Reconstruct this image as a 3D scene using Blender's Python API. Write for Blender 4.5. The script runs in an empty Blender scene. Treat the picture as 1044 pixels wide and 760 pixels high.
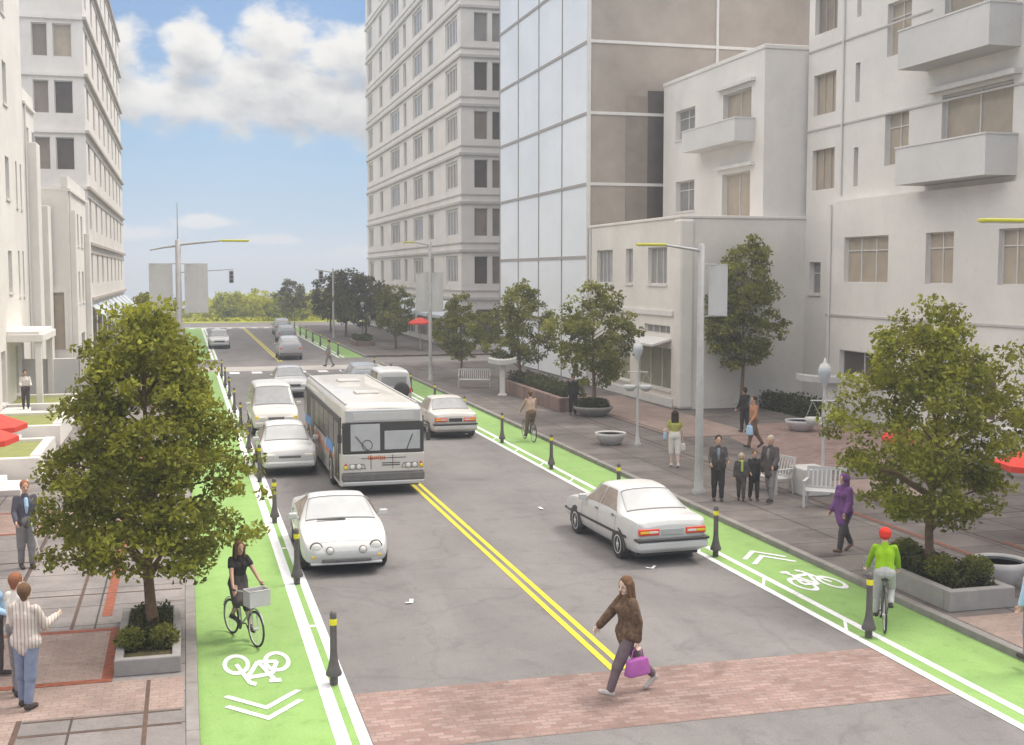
import bpy, bmesh, math, random
import numpy as np
from mathutils import Vector, Matrix, Euler, noise
R = math.radians
random.seed(7); RNG = np.random.default_rng(11)
SC = bpy.context.scene
COL = SC.collection

# ------------------------------------------------------------------ camera
cam_d = bpy.data.cameras.new('camera'); cam = bpy.data.objects.new('camera', cam_d); COL.objects.link(cam)
cam_d.sensor_width = 36.0; cam_d.lens = 36.0 * 1240.0 / 1044.0
cam.location = (0, 0, 6.1)
cam.rotation_euler = (R(90 - 4.6566), 0, R(-15.0706))
cam_d.clip_start = 0.2; cam_d.clip_end = 30000
SC.camera = cam
SC.view_settings.view_transform = 'Standard'; SC.view_settings.look = 'None'
SC.view_settings.gamma = 1.0; SC.view_settings.use_curve_mapping = False
SC.view_settings.exposure = 0.86
SC.render.engine = 'CYCLES'; SC.cycles.max_bounces = 5; SC.cycles.diffuse_bounces = 3; SC.cycles.glossy_bounces = 2; SC.cycles.transmission_bounces = 2; SC.cycles.caustics_reflective = False; SC.cycles.caustics_refractive = False

# ------------------------------------------------------------------ sun and sky
SUN_EL, SUN_AZ = 60.0, 74.0          # azimuth from +Y towards +X
sd = bpy.data.lights.new('sun', 'SUN'); sun = bpy.data.objects.new('sun', sd); COL.objects.link(sun)
sd.energy = 1.7; sd.angle = R(18); sd.color = (1.0, 0.93, 0.83)
_s = Vector((math.sin(R(SUN_AZ)) * math.cos(R(SUN_EL)), math.cos(R(SUN_AZ)) * math.cos(R(SUN_EL)), math.sin(R(SUN_EL))))
sun.rotation_euler = _s.to_track_quat('Z', 'Y').to_euler(); sun.location = (0, 40, 60)

def build_world():
    w = bpy.data.worlds.new('World'); SC.world = w; w.use_nodes = True
    nt = w.node_tree; N = nt.nodes; L = nt.links
    for n in list(N): N.remove(n)
    def nd(t, **k):
        n = N.new(t)
        for a, v in k.items(): setattr(n, a, v)
        return n
    def math_(op, a, b=None, c=None, clamp=False):
        n = nd('ShaderNodeMath', operation=op, use_clamp=clamp)
        for i, v in enumerate((a, b, c)):
            if v is None: continue
            if hasattr(v, 'links'): L.new(v, n.inputs[i])
            else: n.inputs[i].default_value = v
        return n.outputs[0]
    def smooth(v, a, b):
        n = nd('ShaderNodeMapRange', interpolation_type='SMOOTHSTEP'); L.new(v, n.inputs[0])
        n.inputs[1].default_value = a; n.inputs[2].default_value = b
        return n.outputs[0]
    out = nd('ShaderNodeOutputWorld'); bg = nd('ShaderNodeBackground')
    sky = nd('ShaderNodeTexSky', sky_type='NISHITA', sun_disc=False)
    sky.sun_elevation = R(SUN_EL); sky.sun_rotation = R(SUN_AZ); sky.altitude = 0; sky.air_density = 1.0; sky.dust_density = 0.6; sky.ozone_density = 1.5
    tc = nd('ShaderNodeTexCoord'); sep = nd('ShaderNodeSeparateXYZ'); L.new(tc.outputs['Generated'], sep.inputs[0])
    # cloud banks: soft masses at given directions of the sky (street axis = +Y), broken up by noise
    banks = [(0.070, 0.134, 0.095, 0.055), (0.145, 0.130, 0.085, 0.055), (-0.02, 0.134, 0.080, 0.042), (0.010, 0.172, 0.030, 0.034),
             (0.080, 0.185, 0.045, 0.030), (0.130, 0.175, 0.050, 0.035), (-0.05, 0.170, 0.035, 0.036), (-0.14, 0.15, 0.06, 0.03), (0.20, 0.16, 0.06, 0.04),
             (0.14, 0.014, 0.045, 0.008), (0.02, 0.040, 0.030, 0.008), (0.07, 0.026, 0.035, 0.006), (-0.04, 0.03, 0.04, 0.011),
             (0.5, 0.3, 0.2, 0.08), (-0.6, 0.4, 0.3, 0.1), (0.3, 0.7, 0.3, 0.15), (-0.4, 0.9, 0.3, 0.2)]
    yy = math_('MAXIMUM', sep.outputs[1], 0.02)
    u0 = math_('DIVIDE', sep.outputs[0], yy); v0 = math_('DIVIDE', sep.outputs[2], yy)
    def density(dv, scale_off):
        v = math_('ADD', v0, dv) if dv else v0
        nz = nd('ShaderNodeTexNoise'); nz.inputs['Scale'].default_value = 26; nz.inputs['Detail'].default_value = 9; nz.inputs['Roughness'].default_value = 0.58
        cmb = nd('ShaderNodeCombineXYZ'); L.new(u0, cmb.inputs[0]); L.new(math_('MULTIPLY', v, 1.5), cmb.inputs[1]); cmb.inputs[2].default_value = 3.7
        L.new(cmb.outputs[0], nz.inputs['Vector'])
        tot = None
        for (cu, cv, ru, rv) in banks:
            du = math_('DIVIDE', math_('SUBTRACT', u0, cu), ru); dv_ = math_('DIVIDE', math_('SUBTRACT', v, cv), rv)
            # flat bases: falls off faster downwards
            dvn = math_('MULTIPLY', math_('MINIMUM', dv_, 0.0), 1.7); dvp = math_('MAXIMUM', dv_, 0.0)
            dd = math_('ADD', math_('MULTIPLY', du, du), math_('ADD', math_('MULTIPLY', dvn, dvn), math_('MULTIPLY', dvp, dvp)))
            g = math_('EXPONENT', math_('MULTIPLY', dd, -1.0))
            tot = g if tot is None else math_('MAXIMUM', tot, g)
        return math_('ADD', tot, math_('MULTIPLY', math_('SUBTRACT', nz.outputs[0], 0.5), 1.5))
    d0 = density(0, 0); d1 = density(0.020, 0)
    up = smooth(sep.outputs[1], 0.0, 0.15)
    alpha = math_('MULTIPLY', smooth(d0, 0.34, 0.80), up)
    shade = smooth(d1, 0.35, 1.35)
    cc = nd('ShaderNodeMix', data_type='RGBA'); L.new(shade, cc.inputs[0])
    cc.inputs[6].default_value = (0.54, 0.525, 0.50, 1); cc.inputs[7].default_value = (0.24, 0.247, 0.265, 1)
    # pale moisture towards the horizon
    skm = nd('ShaderNodeMix', data_type='RGBA', blend_type='MULTIPLY'); skm.inputs[0].default_value = 1
    L.new(sky.outputs[0], skm.inputs[6]); skm.inputs[7].default_value = (0.047, 0.058, 0.071, 1)
    hz = smooth(v0, 0.20, -0.02)
    m0 = nd('ShaderNodeMix', data_type='RGBA'); L.new(math_('MULTIPLY', hz, 0.85), m0.inputs[0]); L.new(skm.outputs[2], m0.inputs[6]); m0.inputs[7].default_value = (0.165, 0.32, 0.51, 1)
    m1 = nd('ShaderNodeMix', data_type='RGBA'); L.new(alpha, m1.inputs[0]); L.new(m0.outputs[2], m1.inputs[6]); L.new(cc.outputs[2], m1.inputs[7])
    # bright cloud added overhead and behind, out of view, for soft fill light
    nz2 = nd('ShaderNodeTexNoise'); nz2.inputs['Scale'].default_value = 3.0; nz2.inputs['Detail'].default_value = 6; L.new(tc.outputs['Generated'], nz2.inputs['Vector'])
    hi = smooth(math_('ADD', sep.outputs[2], math_('MULTIPLY', math_('SUBTRACT', nz2.outputs[0], 0.5), 0.5)), 0.30, 0.62)
    m2 = nd('ShaderNodeMix', data_type='RGBA'); L.new(hi, m2.inputs[0]); L.new(m1.outputs[2], m2.inputs[6]); m2.inputs[7].default_value = (1.25, 1.2, 1.14, 1)
    L.new(m2.outputs[2], bg.inputs[0]); bg.inputs[1].default_value = 1.0
    L.new(bg.outputs[0], out.inputs[0])
build_world()

# ------------------------------------------------------------------ materials
def mat(name, col, rough=0.7, col2=None, nscale=3.0, bump=0.0, bscale=20.0, metallic=0.0, spec=0.5, coat=0.0, fac=1.0, detail=5.0, emit=None, streak=False):
    m = bpy.data.materials.new(name); m.use_nodes = True
    nt = m.node_tree; p = nt.nodes['Principled BSDF']; L = nt.links
    p.inputs['Roughness'].default_value = rough; p.inputs['Metallic'].default_value = metallic
    p.inputs['Specular IOR Level'].default_value = spec; p.inputs['Coat Weight'].default_value = coat
    c = (*col, 1.0) if len(col) == 3 else col
    p.inputs['Base Color'].default_value = c
    tc = nt.nodes.new('ShaderNodeTexCoord')
    if col2 is not None:
        n = nt.nodes.new('ShaderNodeTexNoise'); n.inputs['Scale'].default_value = nscale; n.inputs['Detail'].default_value = detail; n.inputs['Roughness'].default_value = 0.6
        if streak:
            mp = nt.nodes.new('ShaderNodeMapping'); mp.inputs['Scale'].default_value = (1, 1, 0.15); L.new(tc.outputs['Object'], mp.inputs[0]); L.new(mp.outputs[0], n.inputs['Vector'])
        else: L.new(tc.outputs['Object'], n.inputs['Vector'])
        mr = nt.nodes.new('ShaderNodeMapRange'); mr.inputs[1].default_value = 0.32; mr.inputs[2].default_value = 0.68; mr.inputs[4].default_value = fac
        L.new(n.outputs[0], mr.inputs[0])
        mx = nt.nodes.new('ShaderNodeMix'); mx.data_type = 'RGBA'; L.new(mr.outputs[0], mx.inputs[0])
        mx.inputs[6].default_value = c; mx.inputs[7].default_value = (*col2, 1.0)
        L.new(mx.outputs[2], p.inputs['Base Color'])
    if bump:
        n2 = nt.nodes.new('ShaderNodeTexNoise'); n2.inputs['Scale'].default_value = bscale; n2.inputs['Detail'].default_value = 6; L.new(tc.outputs['Object'], n2.inputs['Vector'])
        b = nt.nodes.new('ShaderNodeBump'); b.inputs['Strength'].default_value = bump; b.inputs['Distance'].default_value = 0.02
        L.new(n2.outputs[0], b.inputs['Height']); L.new(b.outputs[0], p.inputs['Normal'])
    if emit: p.inputs['Emission Color'].default_value = (*emit, 1); p.inputs['Emission Strength'].default_value = 0.5
    return m

def brick_mat(name, c1, c2, mortar, bw, bh, ms, scale=1.0, rough=0.85, bump=0.3, mott=(0.8, 1.15), offset=0.5, rot=0.0, bias=0.0):
    m = bpy.data.materials.new(name); m.use_nodes = True; nt = m.node_tree; L = nt.links; p = nt.nodes['Principled BSDF']
    p.inputs['Roughness'].default_value = rough; p.inputs['Specular IOR Level'].default_value = 0.25
    tc = nt.nodes.new('ShaderNodeTexCoord'); mp = nt.nodes.new('ShaderNodeMapping'); L.new(tc.outputs['Object'], mp.inputs[0]); mp.inputs['Rotation'].default_value = (0, 0, rot)
    dn = nt.nodes.new('ShaderNodeTexNoise'); dn.inputs['Scale'].default_value = 1.3; L.new(tc.outputs['Object'], dn.inputs['Vector'])
    ad = nt.nodes.new('ShaderNodeMix'); ad.data_type = 'VECTOR'; ad.inputs[0].default_value = 0.012; L.new(mp.outputs[0], ad.inputs[4]); L.new(dn.outputs[1], ad.inputs[5])
    b = nt.nodes.new('ShaderNodeTexBrick'); L.new(ad.outputs[1], b.inputs['Vector']); b.offset = offset
    b.inputs['Color1'].default_value = (*c1, 1); b.inputs['Color2'].default_value = (*c2, 1); b.inputs['Mortar'].default_value = (*mortar, 1)
    b.inputs['Scale'].default_value = scale; b.inputs['Brick Width'].default_value = bw; b.inputs['Row Height'].default_value = bh; b.inputs['Mortar Size'].default_value = ms; b.inputs['Mortar Smooth'].default_value = 0.3; b.inputs['Bias'].default_value = bias
    n = nt.nodes.new('ShaderNodeTexNoise'); n.inputs['Scale'].default_value = 0.9; n.inputs['Detail'].default_value = 8; n.inputs['Roughness'].default_value = 0.65; L.new(tc.outputs['Object'], n.inputs['Vector'])
    mr = nt.nodes.new('ShaderNodeMapRange'); mr.inputs[1].default_value = 0.3; mr.inputs[2].default_value = 0.7; mr.inputs[3].default_value = mott[0]; mr.inputs[4].default_value = mott[1]; L.new(n.outputs[0], mr.inputs[0])
    vm = nt.nodes.new('ShaderNodeVectorMath'); vm.operation = 'SCALE'; L.new(b.outputs[0], vm.inputs[0]); L.new(mr.outputs[0], vm.inputs['Scale'])
    L.new(vm.outputs[0], p.inputs['Base Color'])
    bp = nt.nodes.new('ShaderNodeBump'); bp.inputs['Strength'].default_value = bump; bp.inputs['Distance'].default_value = 0.01; bp.invert = True
    L.new(b.outputs[1], bp.inputs['Height']); L.new(bp.outputs[0], p.inputs['Normal'])
    return m

def wear(m, dark, cracks=False, seed=0.0, k=1.0):
    """stains, worn patches, grit and fine cracks over the base colour"""
    nt = m.node_tree; L = nt.links; p = nt.nodes['Principled BSDF']; src = p.inputs['Base Color'].links[0].from_socket
    tc = nt.nodes.new('ShaderNodeTexCoord')
    def noise_(sc, det, lo, hi, a, b, stretch=(1, 1, 1)):
        mp = nt.nodes.new('ShaderNodeMapping'); mp.inputs['Scale'].default_value = stretch; mp.inputs['Location'].default_value = (seed, seed * 2, 0); L.new(tc.outputs['Object'], mp.inputs[0])
        n = nt.nodes.new('ShaderNodeTexNoise'); n.inputs['Scale'].default_value = sc; n.inputs['Detail'].default_value = det; n.inputs['Roughness'].default_value = .65; n.inputs['Distortion'].default_value = .6; L.new(mp.outputs[0], n.inputs['Vector'])
        r = nt.nodes.new('ShaderNodeMapRange'); r.inputs[1].default_value = lo; r.inputs[2].default_value = hi; r.inputs[3].default_value = a; r.inputs[4].default_value = b; L.new(n.outputs[0], r.inputs[0]); return r.outputs[0]
    fs = [noise_(.9, 8, .56, .72, 1.0, dark), noise_(.35, 9, .40, .62, 1 + .08 * k, 1 - .08 * k, (1.6, .35, 1)), noise_(3.2, 6, .55, .70, 1.0, 1 - .16 * k), noise_(45, 3, .35, .65, 1 + .13 * k, 1 - .13 * k)]
    if cracks:
        v = nt.nodes.new('ShaderNodeTexVoronoi'); v.feature = 'DISTANCE_TO_EDGE'; v.inputs['Scale'].default_value = .32
        dn = nt.nodes.new('ShaderNodeTexNoise'); dn.inputs['Scale'].default_value = 1.6; dn.inputs['Detail'].default_value = 6; L.new(tc.outputs['Object'], dn.inputs['Vector'])
        mx = nt.nodes.new('ShaderNodeMix'); mx.data_type = 'VECTOR'; mx.inputs[0].default_value = .35; L.new(tc.outputs['Object'], mx.inputs[4]); L.new(dn.outputs[1], mx.inputs[5]); L.new(mx.outputs[1], v.inputs['Vector'])
        r = nt.nodes.new('ShaderNodeMapRange'); r.inputs[1].default_value = .002; r.inputs[2].default_value = .012; r.inputs[3].default_value = .90; r.inputs[4].default_value = 1.0; L.new(v.outputs['Distance'], r.inputs[0]); fs.append(r.outputs[0])
    f = fs[0]
    for g in fs[1:]:
        q = nt.nodes.new('ShaderNodeMath'); q.operation = 'MULTIPLY'; L.new(f, q.inputs[0]); L.new(g, q.inputs[1]); f = q.outputs[0]
    s = nt.nodes.new('ShaderNodeVectorMath'); s.operation = 'SCALE'; L.new(src, s.inputs[0]); L.new(f, s.inputs['Scale']); L.new(s.outputs[0], p.inputs['Base Color'])

def leaf_mat(name, dark, light):
    m = bpy.data.materials.new(name); m.use_nodes = True; nt = m.node_tree; L = nt.links; p = nt.nodes['Principled BSDF']
    at = nt.nodes.new('ShaderNodeAttribute'); at.attribute_name = 'tint'
    mx = nt.nodes.new('ShaderNodeMix'); mx.data_type = 'RGBA'; L.new(at.outputs['Fac'], mx.inputs[0])
    mx.inputs[6].default_value = (*dark, 1); mx.inputs[7].default_value = (*light, 1)
    L.new(mx.outputs[2], p.inputs['Base Color']); p.inputs['Roughness'].default_value = 0.6; p.inputs['Specular IOR Level'].default_value = 0.25
    tr = nt.nodes.new('ShaderNodeBsdfTranslucent'); L.new(mx.outputs[2], tr.inputs[0])
    ms = nt.nodes.new('ShaderNodeMixShader'); ms.inputs[0].default_value = 0.45
    out = nt.nodes['Material Output']; L.new(p.outputs[0], ms.inputs[1]); L.new(tr.outputs[0], ms.inputs[2]); L.new(ms.outputs[0], out.inputs[0])
    return m

M = {}
def road_mat():
    m = mat('asphalt', (0.172, 0.159, 0.157), 0.9, (0.205, 0.191, 0.188), 0.55, 0.35, 70, detail=10, spec=0.2)
    wear(m, 0.74, cracks=True); return m

M['asphalt'] = road_mat()
M['old_asphalt'] = mat('worn_asphalt', (0.15, 0.138, 0.135), 0.9, (0.21, 0.193, 0.188), 0.5, 0.25, 60, detail=9, spec=0.2)
M['lane_green'] = mat('green_lane_paint', (0.215, 0.355, 0.105), 0.8, (0.245, 0.385, 0.13), 1.3, 0.12, 80, detail=9, spec=0.2)
wear(M['lane_green'], .86, seed=3.0)
M['white_paint'] = mat('white_road_paint', (0.78, 0.78, 0.80), 0.7, (0.62, 0.62, 0.63), 6, detail=8)
wear(M['white_paint'], .80, seed=7.0)
M['yellow_paint'] = mat('yellow_road_paint', (0.72, 0.60, 0.015), 0.7, (0.6, 0.5, 0.03), 6, detail=8)
wear(M['yellow_paint'], .8, seed=9.0)
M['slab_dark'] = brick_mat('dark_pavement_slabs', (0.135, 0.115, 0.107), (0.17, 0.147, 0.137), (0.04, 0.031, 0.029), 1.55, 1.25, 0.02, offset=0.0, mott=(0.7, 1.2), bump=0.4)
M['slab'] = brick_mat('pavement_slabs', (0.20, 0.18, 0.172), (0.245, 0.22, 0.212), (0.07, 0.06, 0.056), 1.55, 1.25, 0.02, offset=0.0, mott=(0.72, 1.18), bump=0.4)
M['brick'] = brick_mat('paver_bricks', (0.235, 0.145, 0.122), (0.32, 0.225, 0.20), (0.21, 0.165, 0.15), 0.22, 0.11, 0.012, mott=(0.78, 1.12), bump=0.3)
M['brick_pale'] = brick_mat('pale_paver_bricks', (0.30, 0.21, 0.18), (0.34, 0.255, 0.22), (0.25, 0.20, 0.18), 0.22, 0.11, 0.012, mott=(0.8, 1.12), bump=0.3)
for _k, _d in (('slab', .72), ('slab_dark', .72), ('brick', .72), ('brick_pale', .75)): wear(M[_k], _d, seed=len(_k))
M['red_edge'] = mat('red_brick_edging', (0.32, 0.085, 0.04), 0.85, (0.16, 0.05, 0.03), 9, 0.3, 40, detail=8)
M['dark_edge'] = mat('dark_joint_strip', (0.075, 0.05, 0.04), 0.9, (0.12, 0.07, 0.05), 6, 0.2, 40)
M['kerb'] = mat('kerb_concrete', (0.19, 0.172, 0.162), 0.9, (0.27, 0.25, 0.237), 2.5, 0.3, 40, detail=8)
M['band'] = mat('pale_concrete_paving', (0.34, 0.315, 0.29), 0.9, (0.40, 0.37, 0.345), 1.2, 0.2, 40, detail=8)
M['plaster_l'] = mat('white_stucco', (0.80, 0.765, 0.72), 0.9, (0.70, 0.67, 0.63), 0.35, 0.15, 25, detail=9, spec=0.2)
M['plaster_g'] = mat('grey_white_stucco', (0.66, 0.645, 0.63), 0.9, (0.58, 0.565, 0.55), 0.3, 0.15, 25, detail=9, spec=0.2)
M['plaster_r'] = mat('pale_stucco', (0.78, 0.742, 0.70), 0.9, (0.67, 0.64, 0.605), 0.3, 0.15, 25, detail=9, spec=0.2)
M['plaster_c'] = mat('cream_stucco', (0.75, 0.71, 0.655), 0.9, (0.65, 0.615, 0.57), 0.4, 0.15, 25, detail=9, spec=0.2)
M['plaster_b'] = mat('cool_stucco', (0.62, 0.62, 0.625), 0.9, (0.55, 0.55, 0.56), 0.4, 0.15, 25, detail=9, spec=0.2)
M['tower'] = mat('tower_cladding', (0.79, 0.75, 0.71), 0.85, (0.69, 0.655, 0.62), 0.35, 0.1, 25, detail=8, spec=0.2)
M['tower_band'] = mat('tower_stringcourse', (0.56, 0.525, 0.50), 0.85, (0.48, 0.45, 0.43), 0.8, detail=6)
M['trim'] = mat('pale_trim', (0.70, 0.675, 0.65), 0.8, (0.62, 0.60, 0.57), 1.5, detail=6)
M['trim_warm'] = mat('thin_brown_trim', (0.48, 0.42, 0.37), 0.8, (0.40, 0.35, 0.31), 2)
M['pane_taupe'] = mat('taupe_window_glass', (0.29, 0.24, 0.20), 0.35, (0.21, 0.175, 0.15), 0.9, spec=0.4, detail=6)
M['pane_dark'] = mat('dark_window_glass', (0.11, 0.088, 0.077), 0.3, (0.075, 0.06, 0.055), 1.2, spec=0.4)
M['pane_tan'] = mat('curtained_window_glass', (0.46, 0.385, 0.295), 0.35, (0.37, 0.31, 0.245), 1.3, spec=0.4, detail=6)
M['pane_grey'] = mat('grey_window_glass', (0.30, 0.285, 0.275), 0.3, (0.22, 0.21, 0.205), 1.2, spec=0.4, detail=6)
M['pane_green'] = mat('greenish_shop_glass', (0.27, 0.26, 0.165), 0.3, (0.21, 0.195, 0.15), 1.2, spec=0.4)
M['curtain_sky'] = mat('sky_tinted_curtain_glass', (0.76, 0.785, 0.82), 0.3, (0.83, 0.845, 0.865), 0.25, spec=0.35, detail=6)  # sky reflection put into the pale base colour
M['curtain_brown'] = mat('bronze_curtain_glass', (0.29, 0.245, 0.205), 0.32, (0.42, 0.365, 0.32), 0.3, spec=0.35, detail=7)
M['curtain_dark'] = mat('dark_bronze_glass', (0.065, 0.05, 0.046), 0.3, (0.11, 0.09, 0.082), 0.8, spec=0.4)
M['mullion'] = mat('bronze_mullion', (0.36, 0.325, 0.30), 0.5, (0.3, 0.27, 0.25), 2)
M['mullion_w'] = mat('white_mullion', (0.70, 0.67, 0.64), 0.5, (0.62, 0.6, 0.57), 2)
M['awning'] = mat('pale_awning', (0.58, 0.62, 0.66), 0.7, (0.5, 0.54, 0.59), 1.5)
M['grass'] = mat('lawn', (0.30, 0.31, 0.12), 0.9, (0.24, 0.26, 0.10), 2.5, 0.5, 30, detail=9, spec=0.1)
M['field'] = mat('far_grass', (0.42, 0.43, 0.06), 0.9, (0.27, 0.31, 0.05), 0.4, 0.4, 10, detail=9, spec=0.1)
M['earth'] = mat('bare_ground', (0.22, 0.20, 0.17), 0.95, (0.16, 0.17, 0.10), 0.05, 0.3, 5, detail=9, spec=0.1)
M['sky_water'] = mat('sky_mirror_water', (0.34, 0.38, 0.41), 0.2, (0.38, 0.42, 0.45), 0.003, 0.0, spec=0.6)
M['hill'] = mat('far_hills', (0.40, 0.46, 0.52), 1.0, (0.45, 0.50, 0.55), 0.003, spec=0.0)
M['bark'] = mat('bark', (0.17, 0.105, 0.065), 0.95, (0.24, 0.16, 0.10), 9, 0.6, 30, detail=8, spec=0.1)
M['soil'] = mat('planter_soil', (0.07, 0.055, 0.035), 1.0, (0.10, 0.09, 0.04), 8, 0.8, 30, spec=0.1)
M['concrete'] = mat('planter_concrete', (0.24, 0.225, 0.215), 0.9, (0.31, 0.29, 0.28), 3, 0.3, 40, detail=8)
M['bowl'] = mat('pale_glazed_bowl', (0.56, 0.54, 0.525), 0.5, (0.48, 0.46, 0.45), 3, detail=6)
M['steel'] = mat('galvanised_steel', (0.40, 0.388, 0.384), 0.55, (0.33, 0.32, 0.315), 4, metallic=0.1, detail=6)
M['bollard'] = mat('dark_bollard_iron', (0.085, 0.075, 0.073), 0.55, (0.12, 0.107, 0.103), 8, detail=6)
M['yellow_band'] = mat('yellow_reflector', (0.80, 0.72, 0.02), 0.5)
M['lumin'] = mat('yellow_luminaire', (0.55, 0.52, 0.03), 0.5)
M['banner'] = mat('grey_banner_cloth', (0.56, 0.545, 0.535), 0.85, (0.50, 0.49, 0.48), 1.5, 0.2, 30)
M['white_metal'] = mat('white_painted_metal', (0.52, 0.51, 0.50), 0.5, (0.45, 0.44, 0.43), 5, detail=6)
M['globe'] = mat('frosted_lamp_glass', (0.42, 0.44, 0.47), 0.25, spec=0.6)
M['dark_metal'] = mat('dark_metal', (0.06, 0.056, 0.055), 0.5, (0.08, 0.075, 0.075), 8)
M['red_cloth'] = mat('red_umbrella_cloth', (0.70, 0.05, 0.03), 0.8, (0.6, 0.06, 0.04), 3, 0.2, 40)
M['cream_metal'] = mat('signal_housing', (0.40, 0.37, 0.33), 0.6)
M['car_white'] = mat('white_car_paint', (0.60, 0.595, 0.59), 0.38, (0.53, 0.525, 0.52), 1.2, coat=0.4, spec=0.4, detail=6)
M['car_cream'] = mat('cream_car_paint', (0.60, 0.575, 0.54), 0.4, (0.53, 0.505, 0.475), 1.2, coat=0.4, spec=0.4, detail=6)
M['car_silver'] = mat('silver_car_paint', (0.50, 0.50, 0.51), 0.35, (0.44, 0.44, 0.455), 1.2, coat=0.4, metallic=0.2, detail=6)
M['car_blue'] = mat('grey_blue_car_paint', (0.44, 0.47, 0.51), 0.35, (0.38, 0.41, 0.46), 1.2, coat=0.4, detail=6)
M['car_glass'] = mat('pale_car_glass', (0.25, 0.255, 0.265), 0.2, (0.32, 0.325, 0.335), 2.5, spec=0.6, detail=5)
M['car_glass_light'] = mat('light_car_glass', (0.38, 0.385, 0.395), 0.2, (0.44, 0.445, 0.45), 2.5, spec=0.6, detail=5)
M['car_glass_dark'] = mat('dark_car_glass', (0.20, 0.155, 0.125), 0.15, (0.29, 0.235, 0.19), 4, spec=0.6, detail=5)
M['bus_glass'] = mat('bus_windscreen_glass', (0.40, 0.41, 0.425), 0.15, (0.47, 0.48, 0.49), 2.5, spec=0.6, detail=5)
M['bus_side_glass'] = mat('dark_bus_glass', (0.05, 0.043, 0.037), 0.35, (0.12, 0.10, 0.08), 2.0, spec=0.25, detail=6)
M['tyre'] = mat('tyre_rubber', (0.03, 0.028, 0.027), 0.85, (0.045, 0.042, 0.04), 10)
M['rim'] = mat('alloy_rim', (0.58, 0.57, 0.565), 0.4)
M['black_trim'] = mat('black_plastic', (0.045, 0.042, 0.04), 0.6)
M['grey_trim'] = mat('grey_plastic', (0.16, 0.15, 0.147), 0.6, (0.12, 0.112, 0.11), 6)
M['lamp_red'] = mat('red_lamp_lens', (0.72, 0.05, 0.02), 0.3)
M['lamp_amber'] = mat('amber_lamp_lens', (0.85, 0.60, 0.03), 0.3)
M['lamp_clear'] = mat('clear_lamp_lens', (0.74, 0.72, 0.66), 0.15, spec=0.7)
M['orange_stripe'] = mat('orange_livery_stripe', (0.62, 0.17, 0.05), 0.5)
M['blue_stripe'] = mat('blue_livery_stripe', (0.06, 0.24, 0.60), 0.5)
M['paper'] = mat('scrap_paper', (0.78, 0.77, 0.76), 0.9)
M['skin'] = mat('skin', (0.52, 0.31, 0.215), 0.6)
M['skin_pale'] = mat('pale_skin', (0.62, 0.44, 0.35), 0.6)
M['eye'] = mat('eye', (0.03, 0.02, 0.02), 0.3)
M['lip'] = mat('lip', (0.40, 0.15, 0.12), 0.5)
_cloth = dict(brown_fur=((0.075, 0.042, 0.025), (0.19, 0.12, 0.075)), plum_grey=((0.13, 0.095, 0.105), (0.17, 0.13, 0.14)), black=((0.03, 0.026, 0.026), (0.05, 0.043, 0.043)),
    lime=((0.24, 0.44, 0.01), (0.3, 0.5, 0.02)), pale_grey=((0.42, 0.41, 0.41), (0.5, 0.49, 0.48)), navy=((0.075, 0.072, 0.09), (0.11, 0.10, 0.125)), grey=((0.19, 0.175, 0.175), (0.25, 0.23, 0.23)),
    white=((0.62, 0.57, 0.52), (0.7, 0.66, 0.61)), denim=((0.17, 0.20, 0.29), (0.24, 0.27, 0.36)), sky=((0.36, 0.55, 0.75), (0.45, 0.62, 0.8)), charcoal=((0.065, 0.055, 0.053), (0.10, 0.088, 0.085)),
    scarf_green=((0.38, 0.45, 0.10), (0.45, 0.5, 0.15)), olive_yellow=((0.42, 0.40, 0.10), (0.33, 0.30, 0.10)), purple=((0.13, 0.05, 0.17), (0.18, 0.075, 0.22)), rust=((0.36, 0.17, 0.09), (0.42, 0.22, 0.13)),
    brown=((0.17, 0.10, 0.07), (0.22, 0.14, 0.10)), tan=((0.42, 0.29, 0.23), (0.48, 0.35, 0.28)), hair_dark=((0.035, 0.022, 0.016), (0.06, 0.04, 0.028)), hair_brown=((0.12, 0.065, 0.035), (0.18, 0.10, 0.055)),
    hair_red=((0.25, 0.10, 0.05), (0.32, 0.14, 0.08)), hair_grey=((0.38, 0.33, 0.26), (0.45, 0.4, 0.33)), red=((0.65, 0.04, 0.02), (0.6, 0.04, 0.03)), magenta=((0.36, 0.10, 0.33), (0.42, 0.13, 0.38)), shoe=((0.05, 0.04, 0.037), (0.08, 0.065, 0.06)), shoe_pale=((0.45, 0.4, 0.37), (0.5, 0.46, 0.43)))
for k, (a, b) in _cloth.items(): M['c_' + k] = mat(k + '_cloth' if 'hair' not in k else k, a, 0.9, b, 14 if 'fur' in k or 'hair' in k else 7, 0.5 if 'fur' in k or 'hair' in k else 0.25, 60, detail=6, spec=0.2)
def stripes(name, c1, c2, scale):
    m = mat(name, c1, .9); nt = m.node_tree; L = nt.links; tc = nt.nodes.new('ShaderNodeTexCoord'); mp = nt.nodes.new('ShaderNodeMapping'); mp.inputs['Rotation'].default_value = (0, 0, .9); L.new(tc.outputs['Object'], mp.inputs[0])
    w = nt.nodes.new('ShaderNodeTexWave'); w.bands_direction = 'X'; w.inputs['Scale'].default_value = scale; w.inputs['Distortion'].default_value = .6; L.new(mp.outputs[0], w.inputs['Vector'])
    r = nt.nodes.new('ShaderNodeMapRange'); r.inputs[1].default_value = .72; r.inputs[2].default_value = .8; L.new(w.outputs['Fac'], r.inputs[0])
    mx = nt.nodes.new('ShaderNodeMix'); mx.data_type = 'RGBA'; mx.inputs[6].default_value = (*c1, 1); mx.inputs[7].default_value = (*c2, 1); L.new(r.outputs[0], mx.inputs[0]); L.new(mx.outputs[2], nt.nodes['Principled BSDF'].inputs['Base Color']); return m
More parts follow.
